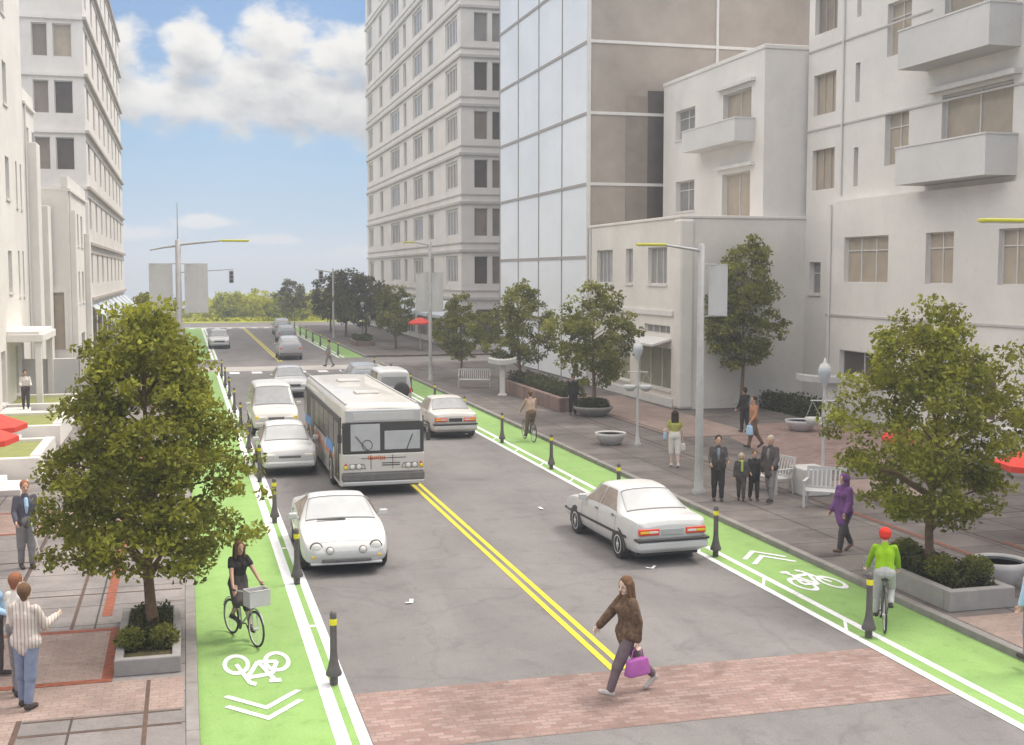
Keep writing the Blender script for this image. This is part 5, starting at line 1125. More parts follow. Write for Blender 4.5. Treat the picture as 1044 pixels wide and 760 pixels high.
# rounded saloon behind it, facing us
salo_st = [(-2.0, .36, .68, .84, .88, .5), (-1.9, .26, .80, .92, .98, .6), (-1.4, .25, .84, .95, 1.04, .66), (-.75, .24, .85, .94, 1.40, .58), (-.2, .24, .85, .93, 1.43, .60), (.3, .24, .85, .92, 1.38, .59), (.95, .24, .85, .90, .96, .68), (1.55, .25, .84, .86, .91, .66), (1.9, .27, .79, .76, .81, .56), (2.0, .34, .70, .64, .66, .45)]
t, c = car('plain white saloon facing us between the bus and the green lane', (2.97, 38.65, 0), FACE, salo_st, 'car_white', 'car_glass_light', wx=(-1.2, 1.25), ws=(5.07, 5.93), rg=(2.1, 2.93), sg=[(2.5, 3.9, lambda fv: (.5 * fv, 1)), (4.0, 5.75, lambda fv: (0, 1 - .5 * fv))], mirror_u=5.45, name='saloon_car')
for sd in (1, -1): h = slab_(t, 'headlight', 'lamp_clear', 1.78, 2.01, sd * .42, sd * .70, .60, .70, .03); slab_(h, 'indicator', 'lamp_amber', 1.75, 1.96, sd * .705, sd * .755, .61, .69, .012)
b = MB().bbox(1.85, 2.08, -.74, .74, .32, .48, .05); b.build('front_bumper', 'car_white', t); slab_(t, 'grille', 'grey_trim', 1.9, 2.012, -.33, .33, .58, .65)
# minivan behind the saloon
van_st = [(-2.3, .40, .74, 1.0, 1.55, .60), (-2.22, .30, .84, 1.06, 1.72, .68), (-1.9, .28, .87, 1.06, 1.80, .70), (-.9, .27, .88, 1.05, 1.83, .71), (.2, .27, .88, 1.03, 1.82, .70), (.55, .27, .88, 1.02, 1.76, .69), (1.4, .27, .88, 1.0, 1.08, .74), (1.95, .28, .86, .93, .99, .70), (2.2, .30, .80, .80, .84, .6), (2.3, .38, .70, .66, .68, .5)]
t, c = car('tall cream white minivan with amber indicators, facing us behind the plain saloon', (3.25, 48.3, 0), FACE, van_st, 'car_cream', 'car_glass', wx=(-1.4, 1.45), ws=(5.05, 5.93), sg=[(1.6, 2.9, None), (3.0, 4.2, None), (4.3, 5.8, lambda fv: (0, 1 - .5 * fv))], mirror_u=5.5, name='minivan', cat='van', wr=.34)
for sd in (1, -1): h = slab_(t, 'headlight', 'lamp_clear', 2.1, 2.315, sd * .36, sd * .64, .64, .76, .03); slab_(h, 'indicator', 'lamp_amber', 2.05, 2.275, sd * .645, sd * .785, .65, .77, .02)
b = MB().bbox(2.1, 2.38, -.8, .8, .36, .56, .05); b.build('front_bumper', 'car_cream', t); slab_(t, 'grille', 'grey_trim', 2.15, 2.312, -.3, .3, .62, .74)
def pickup_front(t, paint, x):
    for sd in (1, -1): slab_(t, 'headlight', 'lamp_clear', x - .16, x + .012, sd * .42, sd * .7, .6, .7, .03)
    slab_(t, 'grille', 'black_trim', x - .1, x + .01, -.4, .4, .56, .68); MB().bbox(x - .15, x + .08, -.74, .74, .32, .5, .05).build('front_bumper', paint, t)
t, c = car('silver car facing us on the crosswalk behind the bus', (5.05, 62.2, 0), FACE, salo_st, 'car_silver', 'car_glass', wx=(-1.2, 1.25), ws=(5.07, 5.93), rg=(2.1, 2.93), sg=[(2.5, 3.9, lambda fv: (.5 * fv, 1)), (4.0, 5.75, lambda fv: (0, 1 - .5 * fv))], mirror_u=5.45, name='saloon_car'); pickup_front(t, 'car_silver', 2.0)
# off-road car with a spare wheel
suv_st = [(-1.95, .50, .74, 1.08, 1.66, .60), (-1.9, .42, .80, 1.10, 1.80, .66), (-1.6, .40, .82, 1.10, 1.85, .68), (-.6, .38, .83, 1.09, 1.87, .69), (.25, .38, .83, 1.08, 1.83, .68), (.75, .38, .83, 1.07, 1.15, .70), (1.4, .40, .82, 1.03, 1.09, .70), (1.75, .44, .80, .96, 1.0, .66), (1.85, .5, .72, .85, .87, .6)]
t, c = car('white off-road car with a dark spare wheel on its tail, seen behind the bus', (8.85, 54.8, 0), AWAY, suv_st, 'car_white', 'car_glass', wx=(-1.2, 1.2), ws=(4.06, 4.9), sg=[(1.7, 2.7, None), (2.8, 4.0, lambda fv: (0, 1 - .2 * fv))], mirror_u=4.2, name='off_road_car', wr=.36)
slab_(t, 'rear_window', 'car_glass', -1.9, -1.962, -.56, .56, 1.16, 1.58, .02)
o = MB().lathe([(.001, -.11), (.28, -.11), (.345, -.06), (.36, 0), (.345, .06), (.28, .11), (.001, .11)], c=(-2.09, -.32, .98), axis='x', n=26).build('spare_wheel', 'tyre', t)
for sd in (1, -1): slab_(t, 'tail_light', 'lamp_red', -1.93, -1.97, sd * .68, sd * .77, .84, 1.06, .01)
MB().bbox(-2.03, -1.9, -.78, .78, .5, .64, .03).build('rear_bumper', 'black_trim', t)
# hatch ahead of it and the far queue
hat_st = [(-1.9, .36, .70, .95, 1.05, .55), (-1.82, .28, .80, .98, 1.2, .6), (-1.4, .26, .83, .97, 1.38, .62), (-.6, .25, .84, .95, 1.46, .62), (.1, .25, .84, .93, 1.45, .61), (.4, .25, .84, .92, 1.39, .60), (1.0, .25, .84, .9, .96, .68), (1.5, .26, .82, .84, .89, .64), (1.8, .28, .77, .74, .78, .55), (1.9, .36, .68, .64, .66, .45)]
def hatch(label, loc, rot, paint, H=1.0, front=False):
    st = [(s[0], s[1], s[2], s[3], s[3] + (s[4] - s[3]) * H, s[5]) for s in hat_st]
    t, c = car(label, loc, rot, st, paint, 'car_glass', wx=(-1.2, 1.2), ws=(5.06, 5.93), rg=(.9, 2.0), sg=[(2.1, 3.5, None), (3.6, 5.75, lambda fv: (0, 1 - .4 * fv))], mirror_u=5.4, name='hatchback_car')
    for sd in (1, -1): slab_(t, 'tail_light', 'lamp_red', -1.84, -1.905, sd * .58, sd * .73, .74, .90, .015)
    MB().bbox(-2.0, -1.75, -.77, .77, .30, .55, .05).build('rear_bumper', 'grey_trim', t); pickup_front(t, paint, 1.9); return t
hatch('grey-blue car just ahead of the off-road car, mostly hidden by the bus roof', (8.95, 63.6, 0), AWAY, 'car_blue')
hatch('tall pale car first in the far queue beyond the cross street', (7.2, 88.6, 0), AWAY, 'car_silver', 1.35)
hatch('pale blue car second in the far queue beyond the cross street', (8.75, 110.7, 0), AWAY, 'car_blue', 1.1)
hatch('grey car last in the far queue, almost at the end of the street', (9.4, 124, 0), AWAY, 'car_silver', 1.3)
hatch('grey car beyond the cross street partly behind the big left tree', (2.7, 102.9, 0), FACE, 'car_silver', 1.1)

# ------------------------------------------------------------------ bus
def bus():
    W, L, H, zb = 1.16, 10.4, 2.52, .27
    t = thing('city_bus', 'white city bus with blue and orange side stripes, driving toward us', 'bus', (5.2, 32.9, 0), FACE)
    # local +x = forward; front face at x = 0, rear at -L ; local -y is the kerb side facing the pavement on the left of the picture
    def section(x, w, z0, z1, r):
        pts = [(-w, z0), (w, z0), (w + 0, z0 + .9), (w - .02, z1 - .42)]
        pr = [(w - .05, z1 - r)] + [(w - .05 - r + r * math.cos(a), z1 - r + r * math.sin(a)) for a in (R(30), R(60), R(90))]
        top = [(y, z) for (y, z) in pr]; full = pts[1:] + top + [(0, z1 + .03)] + [(-y, z) for (y, z) in top[::-1]] + [(-(w - .02), z1 - .42), (-w, z0 + .9), (-w, z0)]
        return [(x, y, z) for (y, z) in full]
    st = [(-L, W - .1, zb + .12, H - .12, .18), (-L + .08, W - .02, zb + .03, H - .03, .2), (-L + .3, W, zb, H, .2), (-.42, W, zb, H, .2), (-.16, W - .015, zb + .01, H - .0, .2), (-.05, W - .05, zb + .03, H - .05, .18), (-.0, W - .09, zb + .06, H - .12, .15)]
    b = MB(); rows = [section(*s) for s in st]; m = len(rows[0]); V = [p for r in rows for p in r]
    fs = [(i * m + k, (i + 1) * m + k, (i + 1) * m + (k + 1) % m, i * m + (k + 1) % m) for i in range(len(rows) - 1) for k in range(m)]; fs = [f[::-1] for f in fs]
    fs += [tuple(range(m)), tuple((len(rows) - 1) * m + k for k in range(m - 1, -1, -1))]; fs = fs[:-2] + [f[::-1] for f in fs[-2:]]
    b.add(V, fs); o = b.build('body', 'car_cream', t); bm = bmesh.new(); bm.from_mesh(o.data); bmesh.ops.recalc_face_normals(bm, faces=bm.faces); bm.to_mesh(o.data); bm.free(); smooth_by_angle(o, 35)
    # roof rails and hatch
    r = MB()
    for s in (-1, 1): r.tube([(-L + .3, s * .98, H + .005), (-.25, s * .98, H + .005)], .028, 6)
    r.build('roof_rail', 'white_metal', t)
    for x in (-3.2, -7.4): MB().bbox(x - .35, x + .35, -.35, .35, H + .022, H + .075, .02).build('roof_hatch', 'car_cream', t)
    # front: destination box, dark surround, two panes, white lower panel, dark bumper
    MB().bbox(-.2, .05, -1.04, 1.04, 2.04, 2.40, .04).build('destination_box', 'car_silver', t)
    MB().bbox(.03, .058, -.84, .84, 2.10, 2.32, .012).build('destination_screen', 'banner', t)
    MB().bbox(-.2, .026, -1.115, 1.115, 1.18, 2.038, .03).build('windscreen_surround', 'black_trim', t)
    for (y0, y1, z0, z1) in ((.09, .90, 1.26, 2.0), (-1.02, -.03, 1.28, 1.80)):
        w = MB(); yl = y0 if y0 < y1 else y1; w.bbox(.0, .04, -y1, -y0, z0, z1, .012); p = w.build('windscreen_pane', 'bus_glass', t)
        yc = -(y0 + y1) / 2; q = MB(); q.bar((.05, yc + .1, z0 - .03), (.052, yc - .28 * (1 if y0 > 0 else -1), z0 + .42), .02, .02); q.build('wiper', 'black_trim', p)
    sw = MB(); ring = [(.046, -.45 + .14 * math.cos(a * math.pi / 10), 1.42 + .14 * math.sin(a * math.pi / 10)) for a in range(21)]; sw.tube(ring, .012, 6, cap=False); sw.build('steering_wheel', 'grey_trim', t)
    MB().bbox(-.2, .045, -1.13, 1.13, .664, 1.178, .03).build('front_panel', 'car_cream', t)
    MB().bbox(-.25, .075, -1.14, 1.14, .43, .66, .04).build('bumper', 'grey_trim', t); MB().bbox(-.25, .085, -1.12, 1.12, .31, .428, .03).build('bumper_lip', 'car_silver', t)
    for s in (-1, 1):
        disc(t, 'indicator', 'lamp_amber', .045, s * 1.04, .82, .055, 1, .02); disc(t, 'marker_lamp', 'lamp_red', .045, s * 1.04, .905, .032, 1, .015)
        for yy in (.86, .68): disc(t, 'headlight', 'lamp_clear', .045, s * yy, .84, .07, 1, .02)
        q = MB()
        for (a, c_) in (((.048, s * .95, .90), (.048, s * .55, .90)), ((.048, s * .55, .90), (.048, s * .5, .80)), ((.048, s * .5, .78), (.048, s * .95, .78))): q.bar(a, c_, .012, .014)
        q.build('lamp_frame', 'black_trim', t)
    q = MB(); q.bar((.05, -.62, 1.06), (.05, .62, 1.06), .012, .014); q.bar((.05, .25, .76), (.05, .25, 1.14), .012, .014); q.bar((.05, -.35, .76), (.05, -.35, 1.14), .012, .014); q.bar((.05, -.05, .86), (.05, .45, .86), .016, .02); q.bar((.05, -.05, .92), (.05, .45, .92), .016, .02); q.build('panel_line', 'black_trim', t)
    # worn orange lettering block: illegible in the picture
    q = MB(); rr = random.Random(4)
    for i in range(9): y = .02 - i * .055; q.box(.0455, .0475, y - .02, y + .02, 1.0 + rr.uniform(0, .03), 1.10 + rr.uniform(0, .03))
    q.build('front_marking', 'orange_stripe', t)
    for s in (-1, 1):   # mirrors
        q = MB(); q.tube([(-.02, s * 1.05, 1.95), (.2, s * 1.2, 1.95), (.2, s * 1.24, 1.75)], .016, 6); q.bbox(.15, .2, s * 1.22 - .06, s * 1.22 + .06, 1.52, 1.76, .02); q.build('mirror', 'black_trim', t)
    # sides
    for s in (-1, 1):
        y = s * W; yo = s * (W + .012)
        def side(name, m, x0, x1, z0, z1, par=t, d=.012): return MB().box(x0, x1, min(y - s * .05, y + s * d), max(y - s * .05, y + s * d), z0, z1).build(name, m, par)
        side('window_band', 'black_trim', -L + .35, -.2, 1.17, 2.16, d=.004)
        xs = [-1.65 - 1.28 * i for i in range(7)]
        for i, x in enumerate(xs):
            if s < 0 and i in (5,): continue
            w = side('side_window', 'bus_side_glass', x - 1.16, x, 1.26, 2.02, d=.010); side('window_bar', 'grey_trim', x - 1.15, x - .01, 1.74, 1.77, w, d=.014)
        side('lower_panel', 'car_cream', -L + .4, -1.55, .62, 1.06, d=.006)
        side('stripe', 'blue_stripe', -3.5, -1.9, .95, 1.25, d=.0165); side('stripe', 'orange_stripe', -3.7, -1.6, .84, .948, d=.0165)
        side('stripe', 'blue_stripe', -L + .5, -8.0, .95, 1.25, d=.0165); side('stripe', 'orange_stripe', -L + .5, -7.9, .84, .948, d=.0165)
        side('side_advert', 'tan_panel', -6.6, -4.0, .64, 1.16, d=.015)
        q = MB(); rr = random.Random(6 + s)
        for i in range(5): x = -6.3 + i * .5; q.box(x, x + rr.uniform(.2, .36), min(y, y + s * .019), max(y, y + s * .019), .74 + rr.uniform(0, .1), .95 + rr.uniform(0, .12))
        q.build('side_marking', 'orange_stripe', t)
        if s < 0:
            for (x0, x1) in ((-1.42, -.42), (-7.98, -7.12)):
                d = side('door', 'black_trim', x0, x1, .38, 2.08, d=.014)
                xm = (x0 + x1) / 2
                for (a, c_) in ((x0 + .05, xm - .03), (xm + .03, x1 - .05)): side('door_glass', 'bus_side_glass', a, c_, .52, 1.98, d, d=.019)
        for x in (-2.25, -8.0 if s > 0 else -8.75): a = MB(); arch(a, x, W + .018, .46, .3, s); a.build('wheel_arch', 'black_trim', t)
        for x in (-2.25, -8.0 if s > 0 else -8.75): wheel(t, x, s * (W - .10), .46, .26, s, 8)
        for x in (-L + .6, -6.0, -.7): side('marker_lamp', 'lamp_amber', x - .05, x + .05, .50, .56, d=.02)
    MB().box(-L + .4, -.4, -W + .1, W - .1, .2, zb + .05).build('underbody', 'black_trim', t)
    MB().bbox(-L - .03, -L + .1, -.9, .9, 1.3, 2.0, .02).build('rear_window', 'bus_side_glass', t)
    for s in (-1, 1): slab_(t, 'tail_light', 'lamp_red', -L - .03, -L + .05, s * .75, s * .95, .7, .95, .015)
M['tan_panel'] = mat('faded_side_advert', (0.42, 0.33, 0.28), 0.5, (0.5, 0.44, 0.40), 3)
bus()
# ================================================================== PEOPLE
def ik(a, tgt, l1, l2, pole):
    a, tgt, pole = Vector(a), Vector(tgt), Vector(pole); d = tgt - a; L = min(d.length, (l1 + l2) * .999); d = d.normalized(); 
    x = (l1 * l1 - l2 * l2 + L * L) / (2 * L); h = math.sqrt(max(0, l1 * l1 - x * x)); p = pole - d * pole.dot(d); p = p.normalized() if p.length > 1e-5 else d.orthogonal().normalized()
    return a + d * x + p * h, a + d * L
def cap(b, p, q, r0, r1, n=12):
    """closed tapered capsule"""
    p, q = Vector(p), Vector(q); t = q - p; L = t.length
    if L < 1e-5: return b.ball(p, r0, 0, n, 8)
    t = t / L; a = t.orthogonal().normalized(); c = t.cross(a); V = [p - t * r0]; rings = []
    for k in (1, 2, 3): an = math.pi / 2 * k / 3; rings.append((p - t * r0 * math.cos(an), r0 * math.sin(an)))
    for k in (3, 2, 1): an = math.pi / 2 * k / 3; rings.append((q + t * r1 * math.cos(an), r1 * math.sin(an)))
    for (o, r) in rings: V += [o + (a * math.cos(2 * math.pi * i / n) + c * math.sin(2 * math.pi * i / n)) * r for i in range(n)]
    V.append(q + t * r1); F = [(0, 1 + (i + 1) % n, 1 + i) for i in range(n)]
    for j in range(len(rings) - 1):
        for i in range(n): F.append((1 + j * n + i, 1 + j * n + (i + 1) % n, 1 + (j + 1) * n + (i + 1) % n, 1 + (j + 1) * n + i))
    e = len(V) - 1; m = 1 + (len(rings) - 1) * n; F += [(e, m + i, m + (i + 1) % n) for i in range(n)]
    return b.add(V, F)
def remesh(b, vox, it=3, cut=None):
    o = bpy.data.objects.new('tmp', b.mesh('tmp', ['skin'])); COL.objects.link(o)
    r = o.modifiers.new('r', 'REMESH'); r.mode = 'VOXEL'; r.voxel_size = vox
    if it: s = o.modifiers.new('s', 'SMOOTH'); s.iterations = it; s.factor = .5
    dg = bpy.context.evaluated_depsgraph_get(); dg.update(); me = bpy.data.meshes.new_from_object(o.evaluated_get(dg)); me.materials.clear()
    tm = o.data; bpy.data.objects.remove(o); bpy.data.meshes.remove(tm); me.polygons.foreach_set('use_smooth', [True] * len(me.polygons)); return me
def part_from(me, name, m, par):
    me.materials.append(M['c_' + m] if 'c_' + m in M else M[m]); o = bpy.data.objects.new(name, me); COL.objects.link(o); o.parent = par; return o

def rotY(p, c, a):
    p = Vector(p) - Vector(c); return Vector((p.x * math.cos(a) + p.z * math.sin(a), p.y, -p.x * math.sin(a) + p.z * math.cos(a))) + Vector(c)
def person(label, loc, rotz, H=1.72, lean=0, legs=((8, 6), (-8, 10)), arms=((5, 8, 12), (5, 8, 12)), pelvis=None, feet=None, hands=None, head=(0, 0), top=('jacket', 'black'), bottom=('trousers', 'charcoal'), hem=0.0, hair=('hair_dark', 'short'), shoes='shoe', skin='skin', vox=.010, group=None, bib=None, sleeve=1.0, scarf=None, helmet=None, fem=False, grip=.6, bulk=0.0, hood=None):
    """local +x is forward. legs/arms: (left, right); leg = (thigh pitch, knee flex); arm = (pitch, abduction, elbow flex) in degrees"""
    k = H / 1.72; V3 = lambda x, y, z: Vector((x * k, y * k, z * k)); A = R(lean)
    pel = V3(0, 0, .93); hipw = .092; shw = .152 if fem else .172
    up = lambda x, y, z: rotY(V3(x, y, z), pel, A)
    chest = up(0, 0, 1.27); neck = up(-.005, 0, 1.455); hd = up(.015, 0, 1.60); legs_j = []; arms_j = []
    for i, s in enumerate((1, -1)):
        hip = V3(0, s * hipw, .92)
        if feet: kn, an = ik(hip, Vector(feet[i]) - Vector(pelvis) + pel, .43 * k, .42 * k, (1, s * .12, .15))
        else:
            a, q = R(legs[i][0]), R(legs[i][1]); kn = hip + V3(math.sin(a), 0, -math.cos(a)) * .43; b_ = a - q; an = kn + V3(math.sin(b_), 0, -math.cos(b_)) * .42
        legs_j.append((hip, kn, an))
        sh = up(-.01, s * shw, 1.39)
        if hands and hands[i]: el, wr = ik(sh, Vector(hands[i]) - Vector(pelvis or pel) + pel, .285 * k, .255 * k, (-.3, s * .7, -.6))
        else:
            a, ab, e = (R(v) for v in arms[i]); d = Vector((math.sin(a) * math.cos(ab), s * math.sin(ab), -math.cos(a) * math.cos(ab))); el = sh + d * .285 * k
            a2 = a + e; d2 = Vector((math.sin(a2) * math.cos(ab * .5), s * math.sin(ab * .4), -math.cos(a2) * math.cos(ab * .5))); wr = el + d2.normalized() * .255 * k
        arms_j.append((sh, el, wr))
    # feet
    ft = []
    for i, (hip, kn, an) in enumerate(legs_j):
        if feet: fd = Vector((1, 0, -.12))
        else:
            b_ = R(legs[i][0] - legs[i][1]); pitch = max(-.75, min(.3, b_ * .9)); fd = Vector((math.cos(pitch), 0, math.sin(pitch)))
        heel = an + Vector((-.035 * k, 0, -.045 * k)); toe = heel + fd.normalized() * .205 * k; toe.z = max(toe.z, -9); ft.append((heel, toe))
    low = min(min(h.z, t.z) for h, t in ft) - .034 * k
    dz = -low if pelvis is None else 0
    base = Vector((0, 0, dz)) if pelvis is None else Vector(pelvis) - pel
    sh_ = lambda p: p + base
    t = thing('person', label, 'person', loc, rotz, group)
    pel, chest, neck, hd = map(sh_, (pel, chest, neck, hd)); legs_j = [tuple(map(sh_, j)) for j in legs_j]; arms_j = [tuple(map(sh_, j)) for j in arms_j]; ft = [tuple(map(sh_, j)) for j in ft]
    hy, hp = R(head[0]), R(head[1]); HM = Matrix.Rotation(hy, 3, 'Z') @ Matrix.Rotation(hp + A * .35, 3, 'Y')
    hl = lambda x, y, z: hd + HM @ (Vector((x, y, z)) * k)
    hipd = (chest - pel).normalized(); waist = pel + (chest - pel) * .5
    def torso(b, e=0.0, low=True):
        for s in (1, -1):
            o = Vector((0, s * .062 * k, 0)); o2 = Vector((0, s * .072 * k, 0)); o1 = Vector((0, s * (.045 if fem else .058) * k, 0))
            if low: cap(b, pel + o, waist + o1, .118 * k + e, (.088 if fem else .1) * k + e)
            else: cap(b, waist + o1 - hipd * .04, waist + o1, .1 * k + e, .1 * k + e)
            cap(b, waist + o1, chest + o2, (.085 if fem else .096) * k + e, .102 * k + e); cap(b, chest + o2, arms_j[0 if s > 0 else 1][0] + Vector((0, -s * .05 * k, -.012 * k)), .096 * k + e, .048 * k + e)
            if fem: b.ball(chest + o2 + Vector((.065 * k, -s * .005, -.01)), .065 * k + e)
    # ---- body: skin all over, one continuous surface
    b = MB(); torso(b)
    cap(b, chest, neck, .08 * k, .055 * k); cap(b, neck, hl(-.005, 0, -.03), .052 * k, .05 * k)
    b.ball(hl(-.01, 0, .03), (.098 * k, .078 * k, .108 * k), 0, 16, 12); cap(b, hl(.03, 0, -.055), hl(.045, 0, -.085), .058 * k, .034 * k); cap(b, hl(.085, 0, .01), hl(.104, 0, -.028), .012 * k, .018 * k)
    for s in (1, -1): b.ball(hl(-.01, s * .08, -.005), (.02 * k, .012 * k, .032 * k))
    for i, s in enumerate((1, -1)):
        hip, kn, an = legs_j[i]; cap(b, hip, kn, .088 * k, .056 * k); cap(b, kn, kn.lerp(an, .35), .055 * k, .057 * k); cap(b, kn.lerp(an, .35), an, .055 * k, .036 * k)
        h, q = ft[i]; cap(b, h, q, .036 * k, .03 * k); cap(b, an, h, .038 * k, .036 * k)
        sh, el, wr = arms_j[i]; cap(b, sh, el, .05 * k, .042 * k); cap(b, el, wr, .042 * k, .028 * k)
        f = (wr - el).normalized(); sd = f.cross(Vector((0, s, 0))); sd = sd.normalized() if sd.length > .1 else Vector((1, 0, 0)); pn = f.cross(sd).normalized() * s
        # palm, four bent fingers, thumb from the side of the palm
        pk = wr + f * .078 * k; cap(b, wr + f * .015 * k + sd * .012 * k, pk + sd * .022 * k, .022 * k, .019 * k); cap(b, wr + f * .015 * k - sd * .012 * k, pk - sd * .022 * k, .022 * k, .018 * k)
        for j, ln in enumerate((.074, .082, .077, .06)):
            o = sd * (.031 - .0205 * j) * k; g = grip * (.8 + .12 * j); d1 = (f * math.cos(g * .6) - pn * math.sin(g * .6)); d2 = (f * math.cos(g * 1.5) - pn * math.sin(g * 1.5))
            p0 = pk + o; p1 = p0 + d1 * ln * .5 * k; p2 = p1 + d2 * ln * .5 * k; cap(b, p0, p1, .0098 * k, .0092 * k, 8); cap(b, p1, p2, .0092 * k, .008 * k, 8)
        q0 = wr + f * .03 * k + sd * .03 * k; q1 = q0 + (f * .6 + sd * .65 - pn * .3).normalized() * .04 * k; cap(b, q0, q1, .014 * k, .011 * k, 8); cap(b, q1, q1 + (f * .9 + sd * .1 - pn * .35).normalized() * .03 * k, .0105 * k, .009 * k, 8)
    me = remesh(b, vox, 3); me.materials.append(M[skin]); me.materials.append(M['eye']); me.materials.append(M['lip'])
    bm = bmesh.new(); bm.from_mesh(me); f0 = len(bm.faces)
    for s in (1, -1):
        r = bmesh.ops.create_uvsphere(bm, u_segments=8, v_segments=6, radius=1)
        for v in r['verts']: v.co = hl(.079 + v.co.x * .012, s * .033 + v.co.y * .015, .012 + v.co.z * .008)
    n1 = len(bm.faces); r = bmesh.ops.create_uvsphere(bm, u_segments=8, v_segments=6, radius=1)
    for v in r['verts']: v.co = hl(.083 + v.co.x * .008, v.co.y * .024, -.058 + v.co.z * .008)
    bm.faces.ensure_lookup_table()
    for i in range(f0, len(bm.faces)): bm.faces[i].material_index = 1 if i < n1 else 2; bm.faces[i].smooth = True
    bm.to_mesh(me); bm.free()
    o = bpy.data.objects.new('body', me); COL.objects.link(o); o.parent = t
    vx = vox * 1.15
    # ---- clothing
    if bottom:
        kind, col = bottom; b = MB(); e = .016
        for s in (1, -1): cap(b, pel + Vector((0, s * .06 * k, 0)), pel + hipd * .09 * k + Vector((0, s * .055 * k, 0)), .122 * k + e * .8, .108 * k + e * .8)
        if kind in ('trousers', 'shorts'):
            for (hip, kn, an) in legs_j:
                if kind == 'trousers': cap(b, hip, kn, .092 * k + e, .062 * k + e); cap(b, kn, kn.lerp(an, .93), .06 * k + e, .05 * k + e * .8)
                else: cap(b, hip, hip.lerp(kn, .55), .092 * k + e, .078 * k + e)
        else:   # skirt
            kn0, kn1 = legs_j[0][1], legs_j[1][1]; fr = .95 if kind == 'skirt' else .8
            for w in (0, .33, .67, 1): cap(b, pel + Vector((0, (w - .5) * .18 * k, -.02)), pel.lerp(kn0.lerp(kn1, w), fr), .115 * k, .09 * k)
        for (hip, kn, an) in legs_j: cap(b, hip, kn.lerp(an, .2), .1 * k, .085 * k)
        part_from(remesh(b, vx, 4), kind if kind != 'skirt' else 'skirt', col, t)
    kind, col = top; b = MB(); e = (.013 + bulk * .75) * k; torso(b, e * .9)
    if hem: 
        kn = [j[1] for j in legs_j]
        for w in (0, .33, .67, 1):
            d = kn[0].lerp(kn[1], w); cap(b, pel + Vector((0, (w - .5) * .2 * k, 0)), pel.lerp(d, hem), .115 * k + e, .10 * k + e)
    cap(b, chest, neck - (neck - chest).normalized() * .015, .085 * k + e, .06 * k + e * .8)
    for i in (0, 1):
        sh, el, wr = arms_j[i]; cap(b, sh, el if sleeve > .5 else sh.lerp(el, .5), .048 * k + e, (.048 if sleeve > .5 else .056) * k + e)
        if sleeve > .6: cap(b, el, el.lerp(wr, .93 * min(1, sleeve)), .047 * k + e, .035 * k + e * .9)
    part_from(remesh(b, vx, 9 if hem else 5), kind, col, t)
    if bib:
        b = MB(); f0 = chest + (neck - chest) * .55; cap(b, f0 + Vector((.075 * k, 0, 0)), chest + Vector((.108 * k, 0, -.03 * k)), .04 * k, .042 * k); cap(b, chest + Vector((.108 * k, 0, -.03 * k)), waist + Vector((.09 * k, 0, 0)), .042 * k, .022 * k); part_from(remesh(b, vx, 3), 'shirt', bib, t)
    if hair:
        col, st = hair; b = MB(); b.ball(hl(-.027, 0, .048), (.104 * k, .092 * k, .106 * k), 0, 16, 12)
        if st in ('long', 'bob', 'hooded'):
            for s in (-1, 0, 1): cap(b, hl(-.05, s * .055, .04), hl(-.06, s * .07, -.10 if st == 'bob' else -.22), .062 * k, .05 * k)
            for s in (1, -1): cap(b, hl(.01, s * .082, .05), hl(.015, s * .088, -.09 if st == 'bob' else -.17), .028 * k, .026 * k)
        else: cap(b, hl(-.05, 0, 0), hl(-.055, 0, -.05), .075 * k, .05 * k)
        part_from(remesh(b, vx, 3), 'hair', col, t)
    if hood:
        b = MB(); b.ball(hl(-.035, 0, .03), (.118 * k, .112 * k, .135 * k), 0, 16, 12); cap(b, hl(-.05, 0, -.05), neck + Vector((-.02, 0, -.02)), .1 * k, .1 * k); part_from(remesh(b, vx, 3), 'hood', hood, t)
    if helmet:
        b = MB(); b.ball(hl(-.012, 0, .06), (.135 * k, .112 * k, .105 * k), 0, 18, 12); b.ball(hl(-.03, 0, .02), (.12 * k, .108 * k, .09 * k), 0, 16, 10); part_from(remesh(b, vx * .8, 2), 'helmet', helmet, t)
    if scarf:
        b = MB()
        for i in range(10):
            a0, a1 = 2 * math.pi * i / 10, 2 * math.pi * (i + 1) / 10; c0 = neck + Vector((.01, 0, .0)); cap(b, c0 + Vector((math.cos(a0) * .075, math.sin(a0) * .075, 0)) * k, c0 + Vector((math.cos(a1) * .075, math.sin(a1) * .075, 0)) * k, .034 * k, .034 * k)
        cap(b, neck + Vector((.11, .03, -.02)) * 1, chest + Vector((.15 * k, .04 * k, -.16 * k)), .045 * k, .05 * k); part_from(remesh(b, vx, 3), 'scarf', scarf, t)
    if shoes:
        for i in (0, 1):
            h, q = ft[i]; b = MB(); cap(b, h, q, .044 * k, .038 * k); cap(b, legs_j[i][2], h, .045 * k, .042 * k); part_from(remesh(b, vx, 2), 'shoe', shoes, t)
    W = Matrix.Translation(Vector(loc)) @ Matrix.Rotation(rotz, 4, 'Z')
    return t, dict(hand=[W @ (j[2] + (j[2] - j[1]).normalized() * .085 * k) for j in arms_j], wrist=[W @ j[2] for j in arms_j], pel=W @ pel, loc=Vector(loc))

